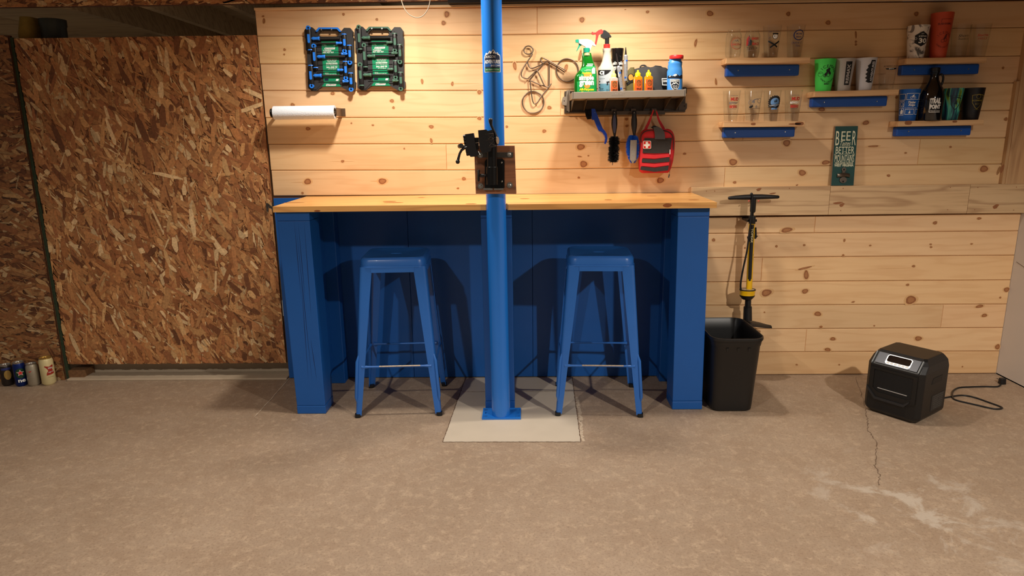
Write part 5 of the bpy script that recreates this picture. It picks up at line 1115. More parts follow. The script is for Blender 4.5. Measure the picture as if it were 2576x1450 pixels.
trig(t, [(900, 216), (942, 210), (944, 260), (902, 252)], TEAL, 'nozzle', th=.014); trig(t, [(945, 262), (975, 275), (985, 288), (965, 300), (945, 330), (922, 368), (910, 372), (925, 335), (940, 300)], TEAL, 'trigger', th=.009)
# white bottle
NAT = mat('milky_plastic', (200, 196, 182), .4, var=.03, scale=8, trans=.1)
YDEF = -.116
t, F = prof_loft('spray_bottle', 'milky white spray bottle with black and red trigger head on the plastic rack', 'spray bottle',
    [(335, 1268, 1380, .016), (375, 1268, 1380, .016), (380, 1273, 1376, .0155), (440, 1270, 1378, .017), (510, 1256, 1388, .02), (560, 1235, 1400, .024), (600, 1205, 1425, .028), (640, 1200, 1432, .030), (985, 1202, 1430, .030)], .03, NAT, p=2.3)
mb = MB(); f = F(.0006); bandp(mb, f, 1204, 1424, 630, 940, nu=14, nv=4); mb.cur = 1; bandp(mb, F(.0010), 1204, 1424, 815, 940, nu=14, nv=2); mb.cur = 2
pt(mb, F(.0012), [(1204, 632), (1250, 630), (1300, 630), (1370, 630), (1355, 650), (1330, 675), (1300, 692), (1260, 702), (1230, 700), (1204, 690)])
for y in (775, 815, 855): bandp(mb, F(.0014), 1216, 1226, y, y+16, nu=1, nv=1)
tx(mb, F(.0014), 'MIXING GUIDE', 1216, 742, 1285, 750); tx(mb, F(.0014), 'SPRAY BOT', 1218, 878, 1268, 890, bold=.02); tx(mb, F(.0014), '32 OZ', 1305, 888, 1372, 918); tx(mb, F(.0014), 'heavy duty chemical', 1218, 900, 1282, 908); tx(mb, F(.0014), 'resistant bottle', 1218, 912, 1270, 920)
pt(mb, F(.0014), [(1302, 790), (1335, 782), (1360, 792), (1330, 802), (1328, 835), (1310, 835), (1312, 800)])
mb.cur = 3; w1 = [(bx(x, y)[0], bx(x, y)[2]) for x, y in circ(1247, 668, 28, 20, 26)]; w2 = [(bx(x, y)[0], bx(x, y)[2]) for x, y in circ(1247, 668, 13, 16, 12)]; mb.fn2(filled([w1, w2]), F(.0018)); bandp(mb, F(.0018), 1268, 1277, 645, 702, nu=1, nv=1)
mb.build('label', [mat('pale_label', (176, 186, 194), .4), mat('sky_label', (92, 140, 160), .4, var=.05), INK, WHITE], t, fix=False)
cyl(t, 1280, 1366, 278, 335, RED, 'collar'); cyl(t, 1298, 1354, 190, 280, BLACK, 'neck')
trig(t, [(1245, 180), (1240, 148), (1262, 142), (1275, 88), (1300, 92), (1345, 125), (1384, 178), (1378, 186), (1340, 186), (1330, 205), (1290, 205)], BLACK, 'trigger_head', th=.022, bevel=.003)
trig(t, [(1168, 122), (1210, 88), (1248, 76), (1275, 98), (1280, 130), (1225, 142), (1212, 155), (1200, 200), (1180, 285), (1158, 282), (1172, 220), (1178, 160)], RED, 'trigger', th=.014); trig(t, [(1118, 112), (1135, 112), (1140, 120), (1168, 118), (1168, 142), (1138, 148), (1120, 142)], RED, 'nozzle', th=.012)
# black tumbler behind
YDEF = -.12
t, F = prof_loft('tumbler', 'black tumbler with white lettering, standing behind the grease tubes on the plastic rack', 'cup', [(335, 1380, 1552, .026), (345, 1378, 1554, .027), (500, 1392, 1540, .024), (985, 1415, 1515, .019)], .02, mat('gloss_black', (16, 15, 16), .18, coat=.5), Y=-.060, p=2)
mb = MB(); tx(mb, F(.001), 'simple', 1398, 512, 1540, 572, Y=-.060, bold=.05); tx(mb, F(.001), 'green', 1400, 580, 1536, 640, Y=-.060, bold=.05); mb.build('lettering', WHITE, t, fix=False)
# tubes of grease
TUB = mat('silver_tube', (168, 170, 176), .35, metal=.4, var=.06, scale=60); TB2 = mat('blue_band', (36, 96, 196), .4)
def tube_thing(label, top, bot, w, capl, Y, dark):
    T0 = bx(*top, Y); B0 = bx(*bot, Y); B0[2] = max(B0[2], tz(B0[0])+.004) if bot[1] > 900 else B0[2]
    t = thing('grease_tube', label, 'tube', B0, 'grease tubes on the plastic rack'); ax = (T0-B0)/np.linalg.norm(T0-B0); sd = np.array([ax[2], 0, -ax[0]]); L = np.linalg.norm(T0-B0)
    mb = MB(); rows = []
    for f_, hw, hd in ((0, w*.85, .0015), (.03, w*.85, .0015), (.5, w*.95, .009), (capl-.06, w, w*.9), (capl-.045, w*.95, w*.9), (capl-.02, w*.5, w*.5), (capl, w*.42, w*.42)):
        c = B0+ax*L*f_; rows.append([c+sd*hw*math.cos(2*PI*i/20)+np.array([0, 1, 0])*hd*math.sin(2*PI*i/20) for i in range(20)])
    mb.add([p for r_ in rows for p in r_], [(i*20+j, i*20+(j+1) % 20, (i+1)*20+(j+1) % 20, (i+1)*20+j) for i in range(len(rows)-1) for j in range(20)]); mb.add([p for p in rows[0]], [tuple(range(20))])
    mb.build('body', TUB, t, smooth=50)
    mb = MB(); mb.tube([B0+ax*L*(capl-.015), B0+ax*L*(capl+.06), T0-ax*L*.03, T0], [w*.55, w*.46, w*.26, w*.22], 16); mb.build('cap', mat('brown_black_cap', (38, 30, 30), .4), t, smooth=40)
    def Fd(u, v):
        c = B0+ax*v+sd*u; hd = np.interp(v/L, [0, .5, capl-.06], [.0015, .009, w*.9]); return c+np.array([0, -1, 0])*(hd*math.sqrt(max(0, 1-(u/w)**2))+.0006)
    mb = MB(); mb.patch(Fd, -w*.2, w*.8, L*(capl-.22), L*(capl-.18), 6, 1); mb.cur = 1
    for i in range(9): mb.patch(Fd, w*.1, w*(.3+.3*random.random()), L*(.18+.045*i), L*(.19+.045*i), 2, 1)
    mb.cur = 2; mb.patch(Fd, -w*.75, -w*.3, L*(capl-.30), L*(capl-.19), 3, 1)
    mb.cur = 0; mb.patch(Fd, -w*.7, w*.2, L*.08, L*.12, 5, 1)
    mb.build('print', [TB2, GREYP, WHITE], t, fix=False)
    return t
tube_thing('upright silver grease tube with dark pointed cap, right of the two tubes', (1578, 318), (1580, 770), .0098, .80, -.095, 1)
tube_thing('leaning silver grease tube with dark cap, left of the two tubes', (1452, 400), (1530, 925), .0092, .70, -.115, 0)
mb = MB(); trp = [(1432, 470), (1478, 468), (1482, 500), (1462, 560), (1448, 540)]
# small bottles
def dropper(label, xa, xb, ycap, ysh, cm, bm_, lm, Y=-.155):
    t, F = prof_loft('lube_bottle', label, 'bottle', [(ysh-18, xa+34, xb-34, .010), (ysh-4, xa+12, xb-12, .0125), (ysh+8, xa, xb, .0135), (985, xa+3, xb-3, .0135)], .0135, bm_, Y=Y, group='small chain lube bottles on the plastic rack', p=2.4)
    a = bx(xa+24, ysh-10, Y); b = bx(xb-24, ycap, Y); c = (a[0]+b[0])/2; r = (b[0]-a[0])/2; h = b[2]-a[2]
    mb = MB(); mb.lathe([(0, a[2]), (r, a[2]), (r, a[2]+h*.42), (r*.8, a[2]+h*.55), (r*.42, a[2]+h*.68), (r*.32, a[2]+h), (0, a[2]+h)], (c, Y, 0), 20); mb.build('cap', cm, t, smooth=35)
    mb = MB(); bandp(mb, F(.0006), xa+16, xb-6, ysh+38, 940, Y, 8, 3); mb.cur = 1
    m_ = (xa+xb)/2+6
    w1 = [(bx(x, y, Y)[0], bx(x, y, Y)[2]) for x, y in circ(m_, ysh+85, 30, 20, 42)]; w2 = [(bx(x, y, Y)[0], bx(x, y, Y)[2]) for x, y in circ(m_, ysh+85, 25, 20, 36)]; mb.fn2(filled([w1, w2]), F(.0012))
    tx(mb, F(.0012), 'ROCK', m_-22, ysh+55, m_+22, ysh+78, Y, bold=.02); tx(mb, F(.0012), 'N ROLL', m_-22, ysh+84, m_+22, ysh+106, Y, bold=.02)
    mb.cur = 2; tx(mb, F(.0013), 'GOLD', m_-30, ysh+150, m_+30, ysh+172, Y, bold=.04); tx(mb, F(.0013), 'chain lube', m_-30, ysh+180, m_+30, ysh+192, Y)
    mb.build('label', [lm, mat('label_green_ink', (70, 80, 40), .5), INK], t, fix=False)
YC = mat('yellow_cap', (250, 226, 30), .45); PYC = mat('pale_yellow_cap', (246, 226, 120), .45)
AMBR = mat('golden_oil', (216, 152, 20), .15, trans=.3, coat=.4); OL = mat('orange_red_label', (214, 88, 34), .4, var=.12, scale=60); CLR = mat('clear_poly_bottle', (206, 190, 176), .3, trans=.3)
dropper('small clear bottle with pale yellow cap and rust label before the milky spray bottle', 1360, 1475, 635, 735, PYC, CLR, mat('rust_label', (196, 92, 42), .4, var=.2, scale=60))
dropper('small golden oil bottle with bright yellow cap, left one of the matching pair', 1680, 1805, 625, 718, YC, AMBR, OL)
dropper('small golden oil bottle with bright yellow cap, right one of the matching pair', 1826, 1948, 622, 715, YC, AMBR, OL)
# olive pouch with a mascot-like orange emblem left plain
OLV = mat('olive_fabric', (92, 84, 48), .8, var=.2, scale=60)
t, F = prof_loft('olive_pouch', 'small olive and black pouch with an orange and black round emblem beside the tubes', 'pouch', [(590, 1640, 1692, .010), (640, 1600, 1700, .014), (760, 1585, 1700, .016), (985, 1578, 1700, .018)], .018, OLV, Y=-.085, p=3)
mb = MB(); w1 = [(bx(x, y, -.085)[0], bx(x, y, -.085)[2]) for x, y in [(1640+48*(1 if i % 2 else .88)*math.cos(2*PI*i/28), 735+62*(1 if i % 2 else .88)*math.sin(2*PI*i/28)) for i in range(28)]]; mb.fn2(filled([w1]), F(.001)); mb.cur = 1
mb.fn2(filled([[(bx(x, y, -.085)[0], bx(x, y, -.085)[2]) for x, y in circ(1640, 728, 32, 20, 42)]]), F(.0015)); mb.cur = 0; pt(mb, F(.002), [(1583, 800), (1590, 840), (1640, 800), (1690, 790), (1690, 755), (1640, 765)], Y=-.085)
mb.build('emblem', [INK, mat('emblem_orange', (232, 142, 52), .5), WHITE], t, fix=False)
# dark bag
BAG = mat('charcoal_fabric', (52, 52, 54), .85, var=.22, scale=35, bump=.5)
Yb_ = -.065; t = thing('tool_bag', 'charcoal fabric bag with white framed label slumped at the back of the plastic rack', 'bag', (bx(1900, 900, Yb_)[0], Yb_, tz(.65)))
mb = MB(); rows = []; nU = 26
pl = [(1640, 640), (1690, 610), (1780, 585), (1830, 570), (1900, 590), (1960, 575), (2040, 582), (2110, 590), (2150, 620), (2160, 700)]
a0 = bx(1645, 900, Yb_); a1 = bx(2146, 900, Yb_)
for i in range(nU+1):
    u = i/nU; x = a0[0]+(a1[0]-a0[0])*u; pxn = 1645+(2146-1645)*u; ty = np.interp(pxn, [p[0] for p in pl], [p[1] for p in pl]); zt_ = bx(pxn, ty, Yb_)[2]; zb_ = tz(x); e = (1-abs(2*u-1)**5)
    rows.append([(x, Yb_-(.045*e+.003)*math.cos(an)*(1+.08*math.sin(u*17+an*3))+.006*math.sin(9*u), zb_+(zt_-zb_)*min(1, .02+(.98)*(math.sin(an) if an > 0 else 0))) for an in [PI*k/16 for k in range(17)]])
mb.add([p for r_ in rows for p in r_], [(i*17+j, i*17+j+1, (i+1)*17+j+1, (i+1)*17+j) for i in range(nU) for j in range(16)]+[tuple(range(17)), tuple(nU*17+j for j in range(17))]); mb.build('body', BAG, t, smooth=60)
mb = MB(); mb.tube([bx(*p, Yb_) for p in smoothpath([(1770, 590), (1790, 566), (1825, 560), (1850, 572), (1856, 592)], sub=4)], .0035, 8); mb.tube([bx(*p, Yb_) for p in ((1930, 600), (1980, 570), (2050, 578), (2080, 600))], .003, 8); mb.build('handle', BAG, t, smooth=60)
mb = MB(); Yl = -.115; 
def FB(e): return lambda u, v: (u, Yb_-.0485-e, v)
w1 = [(bx(x, y, Yl)[0], bx(x, y, Yl)[2]) for x, y in ((2064, 735), (2160, 735), (2160, 832), (2072, 830))]; w2 = [(bx(x, y, Yl)[0], bx(x, y, Yl)[2]) for x, y in ((2074, 745), (2154, 745), (2154, 822), (2080, 820))]
mb.fn2(filled([w1, w2]), FB(.001)); a = bx(2085, 758, Yl); b = bx(2150, 785, Yl); mb.fn2(text('DAK', b[0]-a[0], a[2]-b[2], cx=(a[0]+b[0])/2, cy=(a[2]+b[2])/2, bold=.04), FB(.001))
mb.build('label_frame', WHITE, t, fix=False)
mb = MB(); Fp = lambda u, v: (u, Yb_-.0482, v); w0 = [(bx(x, y, Yl)[0], bx(x, y, Yl)[2]) for x, y in ((2060, 730), (2164, 730), (2164, 836), (2066, 834))]; prism(mb, [w0], lambda u, v: (u, Yb_-.0485, v), lambda u, v: (u, Yb_-.040, v)); mb.build('label_patch', mat('patch_dark', (34, 34, 36), .7), t)
# blue bottle with red lid
BB = mat('sky_blue_plastic', (66, 142, 222), .4, var=.03, scale=8)
t, F = prof_loft('water_bottle', 'light blue plastic bottle with red lid and mountain print, rightmost on the rack', 'bottle',
    [(470, 2170, 2328, .019), (505, 2168, 2330, .020), (515, 2152, 2342, .0235), (548, 2155, 2340, .023), (575, 2146, 2335, .0215), (610, 2150, 2340, .024), (650, 2136, 2344, .0255), (985, 2136, 2344, .0255)], .026, BB, p=2, Y=-.13)
mb = MB(); f = F(.0008); mb.cur = 0
pt(mb, f, [(2140, 742), (2140, 705), (2175, 700), (2195, 712), (2215, 690), (2245, 680), (2270, 695), (2290, 710), (2320, 690), (2340, 700), (2340, 742)], Y=-.13)
w_ = lambda l: [(bx(x, y, -.13)[0], bx(x, y, -.13)[2]) for x, y in l]
sh_ = lambda cx, cy, s: [(cx-62*s, cy-68*s), (cx+62*s, cy-68*s), (cx+62*s, cy-10*s), (cx+48*s, cy+45*s), (cx+22*s, cy+80*s), (cx, cy+92*s), (cx-22*s, cy+80*s), (cx-48*s, cy+45*s), (cx-62*s, cy-10*s)]
mb.cur = 1; mb.fn2(filled([w_(sh_(2228, 820, 1.0))]), F(.0011)); mb.cur = 0; mb.fn2(filled([w_(sh_(2228, 820, .88))]), F(.0015)); mb.cur = 1
tx(mb, F(.002), 'RE/MAX', 2180, 765, 2278, 788, Y=-.13, bold=.04); tx(mb, F(.002), 'TEAM', 2206, 868, 2252, 884, Y=-.13, bold=.02)
pt(mb, F(.0018), [(2180, 830), (2210, 795), (2222, 804), (2240, 792), (2278, 825), (2268, 828), (2240, 806), (2222, 820), (2208, 812), (2190, 832)], Y=-.13); pt(mb, F(.0012), [(2195, 712), (2215, 690), (2245, 682), (2258, 700), (2240, 706), (2225, 718), (2212, 708)], Y=-.13); pt(mb, F(.0012), [(2150, 720), (2160, 705), (2180, 704), (2172, 716)], Y=-.13)
for cx_ in (2212, 2246): mb.fn2(filled([w_(circ(cx_, 848, 13, 16, 13)), w_(circ(cx_, 848, 9, 16, 9))]), F(.002))
mb.build('print', [mat('dark_navy_print', (20, 28, 44), .5), WHITE], t, fix=False)
a = bx(2168, 480, -.13); b = bx(2358, 425, -.13); c = ((a[0]+b[0])/2, -.13); mb = MB(); r = (b[0]-a[0])/2
R2 = lambda u, v, w: (u, v, w)
mb.lathe([(0, a[2]), (r*.97, a[2]), (r, a[2]+.004), (r, b[2]-.003), (r*.94, b[2]), (0, b[2])], (c[0], c[1], 0), 32); mb.build('lid', mat('red_lid', (214, 44, 44), .4), t, smooth=40, bevel=.001)

# ------------------------------------------------------------------ hanging brushes
G7 = lambda x, y: (1440+x/7.25, 260+y/7.25)
def w7(x, y, Y=-.06): return aty(*G7(x, y), Y)
DB = mat('deep_blue_plastic', (18, 58, 168), .35, var=.04, scale=20)
t = thing('gear_brush', 'blue plastic gear brush with curved toothed end and stiff black bristles, leftmost under the rack', 'brush', w7(390, 110), 'brushes hanging under the plastic rack')
mb = MB(); pxy(mb, [[G7(*p) for p in ((345, 100), (410, 100), (428, 150), (450, 200), (500, 330), (555, 462), (600, 510), (630, 570), (640, 640), (628, 700), (605, 745), (583, 738), (598, 690), (603, 640), (590, 590), (560, 545), (520, 515), (478, 498), (430, 390), (398, 305), (355, 300))]], -.066, -.052); mb.build('handle', DB, t, bevel=.002)
mb = MB()
for i in range(12):
    s = i/11; x = np.interp(s, [0, .35, .7, 1], [495, 562, 600, 592]); y = np.interp(s, [0, .35, .7, 1], [508, 555, 625, 715]); nx, ny = (-.5-.5*s, .7-.7*s); 
    p = w7(x, y, -.059); q = w7(x+nx*16, y+ny*16, -.059); mb.tube([p, q], [.0018, .0008], 6)
mb.build('tooth', DB, t)
mb = MB(); 
for i in range(420):
    u, v = random.random(), random.random(); p = w7(345, 110+175*u, -.070+.024*v); q = w7(236+30*u*u+random.uniform(-8, 8)+(0 if u < .5 else 18*(u-.5)), 112+180*u+random.uniform(-4, 8), -.072+.028*v); mb.tube([p, q], [.0009, .0007], 3, cap=False)
mb.build('bristles', mat('bristle_black', (20, 18, 17), .7, var=.3), t)['kind'] = 'stuff'
mb = MB(); mb.tube([w7(408, 170, -.0665), w7(408, 170, -.069)], .0016, 8); mb.build('rivet', STEEL, t)
def brush_handle(t, cx, m):
    mb = MB(); P_ = [(cx, 132, .5), (cx, 160, .7), (cx-1, 220, .75), (cx-2, 300, 1.0), (cx-3, 380, 1.05), (cx-3, 450, .9), (cx-1, 530, .62), (cx+2, 600, .34), (cx+2, 625, .3)]
    vs = []; n = 20
    for x, y, k in P_:
        c = w7(x, y); 
        for j in range(n): a = 2*PI*j/n; vs.append((c[0]+.0142*k*math.cos(a), c[1]+.010*k*math.sin(a), c[2]))
    mb.add(vs, [(i*n+j, i*n+(j+1) % n, (i+1)*n+(j+1) % n, (i+1)*n+j) for i in range(len(P_)-1) for j in range(n)]+[tuple(range(n)), tuple((len(P_)-1)*n+j for j in range(n))]); mb.build('handle', BLACK, t, smooth=60)
    mb = MB(); c = [w7(cx-1, y, -.070) for y in (215, 300, 400, 480, 545)]; r = [.003, .0075, .0085, .0075, .003]; vs = []
    for p, rr in zip(c, r): vs += [(p[0]-rr, -.0695, p[2]), (p[0]-rr*.5, -.0712, p[2]), (p[0]+rr*.5, -.0712, p[2]), (p[0]+rr, -.0695, p[2])]
    mb.add(vs, [(i*4+j, i*4+j+1, (i+1)*4+j+1, (i+1)*4+j) for i in range(4) for j in range(3)]); mb.build('grip_panel', m, t, smooth=60)
    mb = MB(); p = w7(cx, 170, -.0712); mb.lathe([(0, 0), (.0022, 0), (0, .001)], p, 10, 'Y'); mb.build('hang_hole', STEEL, t)
t = thing('bottle_brush', 'tapered black bristle brush with slate coloured grip, second from the left under the rack', 'brush', w7(768, 132), 'brushes hanging under the plastic rack')
brush_handle(t, 768, mat('slate_grip', (66, 72, 104), .5, var=.08)); mb = MB()
for i in range(2300):
    u = random.random(); y = 610+460*u; c = w7(745+(20-20*u), y); rr = (.0262+.0014*math.sin(u*30))*(1 if .06 < u < .95 else .7)
    if .30 < u < .42: rr *= .86
    a = random.uniform(0, 2*PI); d = np.array([math.cos(a), math.sin(a), random.uniform(-.35, .25)]); mb.tube([c, c+d*rr*random.uniform(.85, 1.12)], [.0012, .0006], 3, cap=False)
mb.build('bristles', mat('bristle_black', (20, 18, 17), .7), t)['kind'] = 'stuff'
mb = MB(); mb.tube([w7(770, 600), w7(762, 700), w7(735, 1090), w7(728, 1130)], .0018, 8); mb.build('twisted_wire', DSTEEL, t, smooth=60)
t = thing('wheel_brush', 'soft blue tufted brush with a grey sponge strip, third from the left under the rack', 'brush', w7(1128, 132), 'brushes hanging under the plastic rack')
brush_handle(t, 1128, mat('dark_grip', (34, 36, 42), .45)); mb = MB()
for i in range(2600):
    u = random.random(); y = 585+490*u; prof = math.sin(PI*min(1, (u*.86+.12)))**.55; hw = .031*prof+.003; a = random.uniform(0, 2*PI); c = w7(1106+14*(1-u)*0-4, y); mb.tube([c, c+np.array([math.cos(a)*hw*random.uniform(.85, 1.1), math.sin(a)*.010, random.uniform(-.006, .001)])], [.0013, .0006], 3, cap=False)
mb.build('tufts', mat('tuft_blue', (22, 104, 226), .7, var=.2, scale=40), t)['kind'] = 'stuff'
mb = MB(); a = w7(1056, 672, -.073); b = w7(1166, 1030, -.073); rows = []
mb.loft([(w7(1110, 1092, -.07)[2], (a[0]+b[0])/2-.001, -.072, .0045, .004), (w7(1110, 1060, -.07)[2], (a[0]+b[0])/2-.0005, -.073, .0075, .006), (b[2], (a[0]+b[0])/2, -.074, (b[0]-a[0])/2, .0065), (a[2], (a[0]+b[0])/2, -.073, (b[0]-a[0])/2, .0065)], 20, 4); mb.build('sponge_strip', mat('grey_sponge', (142, 142, 140), .9, var=.35, scale=420, bump=1), t, smooth=50)

# ------------------------------------------------------------------ first-aid pouch
RF = mat('red_nylon', (196, 34, 44), .7, var=.14, scale=40, bump=.25); BF_ = mat('black_webbing', (44, 42, 42), .8, var=.22, scale=70, bump=.5); GF = mat('grey_webbing', (74, 76, 82), .75, var=.12, scale=90, bump=.4)
t = thing('first_aid_pouch', 'red first-aid pouch with black straps and white cross patch hanging under the rack', 'pouch', w7(1500, 150, -.03))
prof = [(470, 1330, 1740), (485, 1290, 1780), (520, 1262, 1815), (580, 1240, 1842), (650, 1232, 1855), (760, 1228, 1856), (900, 1220, 1846), (1050, 1210, 1825), (1180, 1215, 1790), (1240, 1228, 1765), (1268, 1260, 1735)]
def rowsP(Y, hd, ins=0): return [(aty(*G7((xa+xb)/2, y), Y)[2], (aty(*G7(xa, y), Y)[0]+aty(*G7(xb, y), Y)[0])/2, Y, (aty(*G7(xb, y), Y)[0]-aty(*G7(xa, y), Y)[0])/2-ins, hd*(1 if 500 < y < 1240 else .8)) for y, xa, xb in prof][::-1]
YP = -.052; rp = rowsP(YP, .034); mb = MB(); mb.loft(rp, 40, 5); mb.build('body', RF, t, smooth=50)
ztop = rp[-1][0]; cxp = lambda z: np.interp(z, [r[0] for r in rp], [r[1] for r in rp])
YFp = YP-.034
def w7f(x, y): return aty(*G7(x, y), YFp-.002)
def strip(name, l, m, y0=YFp-.004, y1=YFp+.003, bevel=.0008, par=None):
    mb = MB(); pxy(mb, [[G7(*p) for p in l]], y0, y1); return mb.build(name, m, par or t, bevel=bevel)
mb = MB(); mb.tube([w7f(*p) for p in smoothpath([(1262, 720), (1250, 620), (1285, 545), (1350, 505), (1430, 490), (1500, 484), (1600, 486), (1700, 505), (1780, 540), (1830, 600), (1845, 700), (1838, 850)], sub=4)], .0022, 8); part_label(mb.build('zipper', BF_, t, smooth=60), 'black zip running over the top of the pouch')
fp_ = strip('front_panel', [(1320, 632), (1500, 640), (1680, 640), (1818, 632), (1790, 830), (1775, 905), (1500, 915), (1282, 905), (1295, 800)], BF_)
strip('webbing_strip', [(1275, 1012), (1500, 1025), (1775, 985), (1770, 1065), (1500, 1090), (1268, 1078)], BF_); strip('webbing_strip', [(1250, 1155), (1500, 1180), (1760, 1140), (1745, 1225), (1500, 1250), (1240, 1215)], BF_)
strip('fold', [(1280, 925), (1500, 940), (1770, 920), (1770, 980), (1500, 1010), (1275, 1000)], RF, y1=YFp+.001, bevel=.002); strip('fold', [(1262, 1088), (1500, 1105), (1765, 1078), (1760, 1130), (1500, 1165), (1252, 1145)], RF, y1=YFp+.001, bevel=.002)
mb = MB(); pts = [(1478, 440), (1560, 425), (1640, 470), (1680, 530), (1690, 600), (1688, 655), (1505, 655), (1508, 600), (1500, 530)]
pxy(mb, [[G7(*p) for p in pts]], YFp-.010, YFp-.004); part_label(mb.build('top_strap', GF, t, bevel=.0015), 'wide grey strap folded over the front')
strip('top_tab', [(1435, 440), (1490, 405), (1560, 425), (1600, 470), (1480, 470)], BF_, y0=YP-.02, y1=YP-.012)
mb = MB(); rr = lambda a, b, c_, d, r: [(a+r+r*math.cos(q), b+r+r*math.sin(q)) for q in [PI+PI/2*i/4 for i in range(5)]]+[(c_-r+r*math.cos(q), b+r+r*math.sin(q)) for q in [1.5*PI+PI/2*i/4 for i in range(5)]]+[(c_-r+r*math.cos(q), d-r+r*math.sin(q)) for q in [PI/2*i/4 for i in range(5)]]+[(a+r+r*math.cos(q), d-r+r*math.sin(q)) for q in [PI/2+PI/2*i/4 for i in range(5)]]
pxy(mb, [[G7(*p) for p in rr(1290, 684, 1436, 832, 24)]], YFp-.007, YFp-.004); mb.cur = 1; pxy(mb, [[G7(*p) for p in rr(1298, 692, 1428, 824, 20)]], YFp-.0078, YFp-.0068); mb.cur = 0
pxy(mb, [[G7(*p) for p in ((1338, 706), (1376, 702), (1380, 738), (1412, 742), (1410, 778), (1380, 780), (1378, 816), (1338, 816), (1338, 784), (1306, 780), (1306, 748), (1338, 744))]], YFp-.0086, YFp-.0076); mb.build('cross_patch', [WHITE, mat('patch_red', (206, 40, 30), .5)], fp_)
for l in (((1330, 500), (1345, 450), (1385, 370), (1425, 270), (1460, 180), (1480, 120)), ((1668, 500), (1655, 450), (1610, 370), (1570, 290), (1545, 190), (1520, 120))):
    mb = MB(); pw = [w7(*p, -.05) for p in l]; ws = [.0075, .0075, .0072, .005, .0035, .003]
    mb.add([q for p, w_ in zip(pw, ws) for q in ((p[0]-w_, p[1]-.001, p[2]), (p[0]+w_, p[1]-.001, p[2]), (p[0]+w_, p[1]+.001, p[2]), (p[0]-w_, p[1]+.001, p[2]))], [(i*4+j, i*4+(j+1) % 4, (i+1)*4+(j+1) % 4, (i+1)*4+j) for i in range(5) for j in range(4)]+[(3, 2, 1, 0), (20, 21, 22, 23)])
    mb.build('hanging_loop', RF, t)
mb = MB(); mb.tube([w7(*p, YFp) for p in smoothpath([(1800, 1000), (1785, 1120), (1775, 1240), (1768, 1300)], sub=3)], .0010, 6); mb.tube([w7(1768, 1296, YFp), w7(1752, 1360, YFp)], [.0032, .0026], 10); mb.build('zipper_pull', BF_, t, smooth=50)
mb = MB(); pxy(mb, [[G7(*p) for p in ((1775, 845), (1787, 845), (1785, 930), (1772, 930))]], YFp-.0045, YFp-.003); mb.build('side_tag', WHITE, t)
# ------------------------------------------------------------------ floor pump hung on the wall
YQ = -.095
G36 = lambda x, y: (1740+x/3.623, 460+y/3.625)
def wq(x, y, Y=YQ): return aty(*G36(x, y), Y)
YEL = mat('pump_yellow', (236, 184, 14), .35, var=.04, scale=20, coat=.3)
pm = thing('floor_pump', 'yellow and black bicycle floor pump hung on the board wall above the waste bin', 'pump', wq(560, 1300))
def rod(name, l, r, m, n=20, Y=YQ, smooth=40, bevel=0, lab=None):
    mb = MB(); mb.tube([wq(a, b, Y) for a, b in l], r, n); o = mb.build(name, m, pm, smooth=smooth, bevel=bevel)
    if lab: o['label'] = lab
    return o
mb = MB(); L = [(333, 140), (345, 140), (400, 135), (480, 132), (560, 130), (640, 128), (720, 129), (785, 130), (796, 130)]; rs = [.006, .0085, .0105, .0125, .0135, .0125, .0105, .0085, .006]
pts = [wq(a, b) for a, b in L]; n = 20
mb.tube(pts, rs, n); mb.build('handle', BLACK, pm, smooth=50)
rod('handle_stem', [(561, 140), (560, 200), (556, 262), (555, 272)], [.0145, .0138, .0135, .010], BLACK); rod('piston_rod', [(555, 270), (553, 305)], .0062, BLACKM)
for x in (522, 610): rod('handle_screw', [(x-5, 172), (x+5, 160)], .0035, mat('red_plug', (196, 84, 66), .5), 10, YQ-.010)
rod('barrel_cap', [(553, 300), (552, 312), (550, 368), (549, 378)], [.0158, .0165, .0165, .0145], BLACK)
rod('barrel', [(549, 372), (522.5, 990)], .0152, YEL, 28)
a = wq(549, 378); b = wq(524, 890); ax_ = (b-a)/np.linalg.norm(b-a)
mb = MB(); Rb = .0158
def FP(u, v): c = a+(b-a)*v; return (c[0]+Rb*math.sin(u), c[1]-Rb*math.cos(u), c[2])
mb.patch(FP, -1.15, .42, 0, .10, 8, 2); mb.patch(FP, -.95, .42, .10, .30, 8, 3); mb.patch(FP, -.72, .42, .30, .97, 8, 6); mb.patch(FP, -.45, .2, .97, 1.0, 8, 1)
for v0, v1 in ((.52, .56), (.58, .66), (.90, .945)): mb.patch(FP, .75, 1.1, v0, v1, 3, 1)
mb.cur = 1; tm = text('TOPEAK', .074, .010, bold=.02); mid = a+(b-a)*.20
mb.fn2(tm, lambda u, v: (lambda c: (c[0]+(Rb+.0008)*math.sin(-.12+v/Rb), c[1]-(Rb+.0008)*math.cos(-.12+v/Rb), c[2]))(a+ax_*(.045+u+.012)))
part_label(mb.build('barrel_stripe', [BLACK, mat('stripe_letters', (206, 190, 140), .5)], pm, fix=False), 'black stripe with pale lettering down the front of the barrel')
rod('pump_head', [(584, 408), (584, 470), (580, 505)], [.004, .005, .006], BLACK, 14, YQ-.006); rod('head_clip', [(590, 480), (575, 512)], [.0085, .004], BLACK, 14, YQ-.006); rod('hose_clip', [(513, 490), (515, 515)], [.005, .004], BLACK, 12)
gc = wq(502, 965); mb = MB(); gy = YQ-.004; g1 = wq(502, 968)[2]; g0 = wq(502, 1022)[2]; gb = wq(502, 1060)[2]
mb.lathe([(0, g1), (.0395, g1), (.0405, g1-.003), (.0385, g1-.008), (.037, g0+.002), (0, g0+.002)], (gc[0], gy-.01, 0), 36, sy=.85); mb.build('gauge_housing', YEL, pm, smooth=40, bevel=.001)
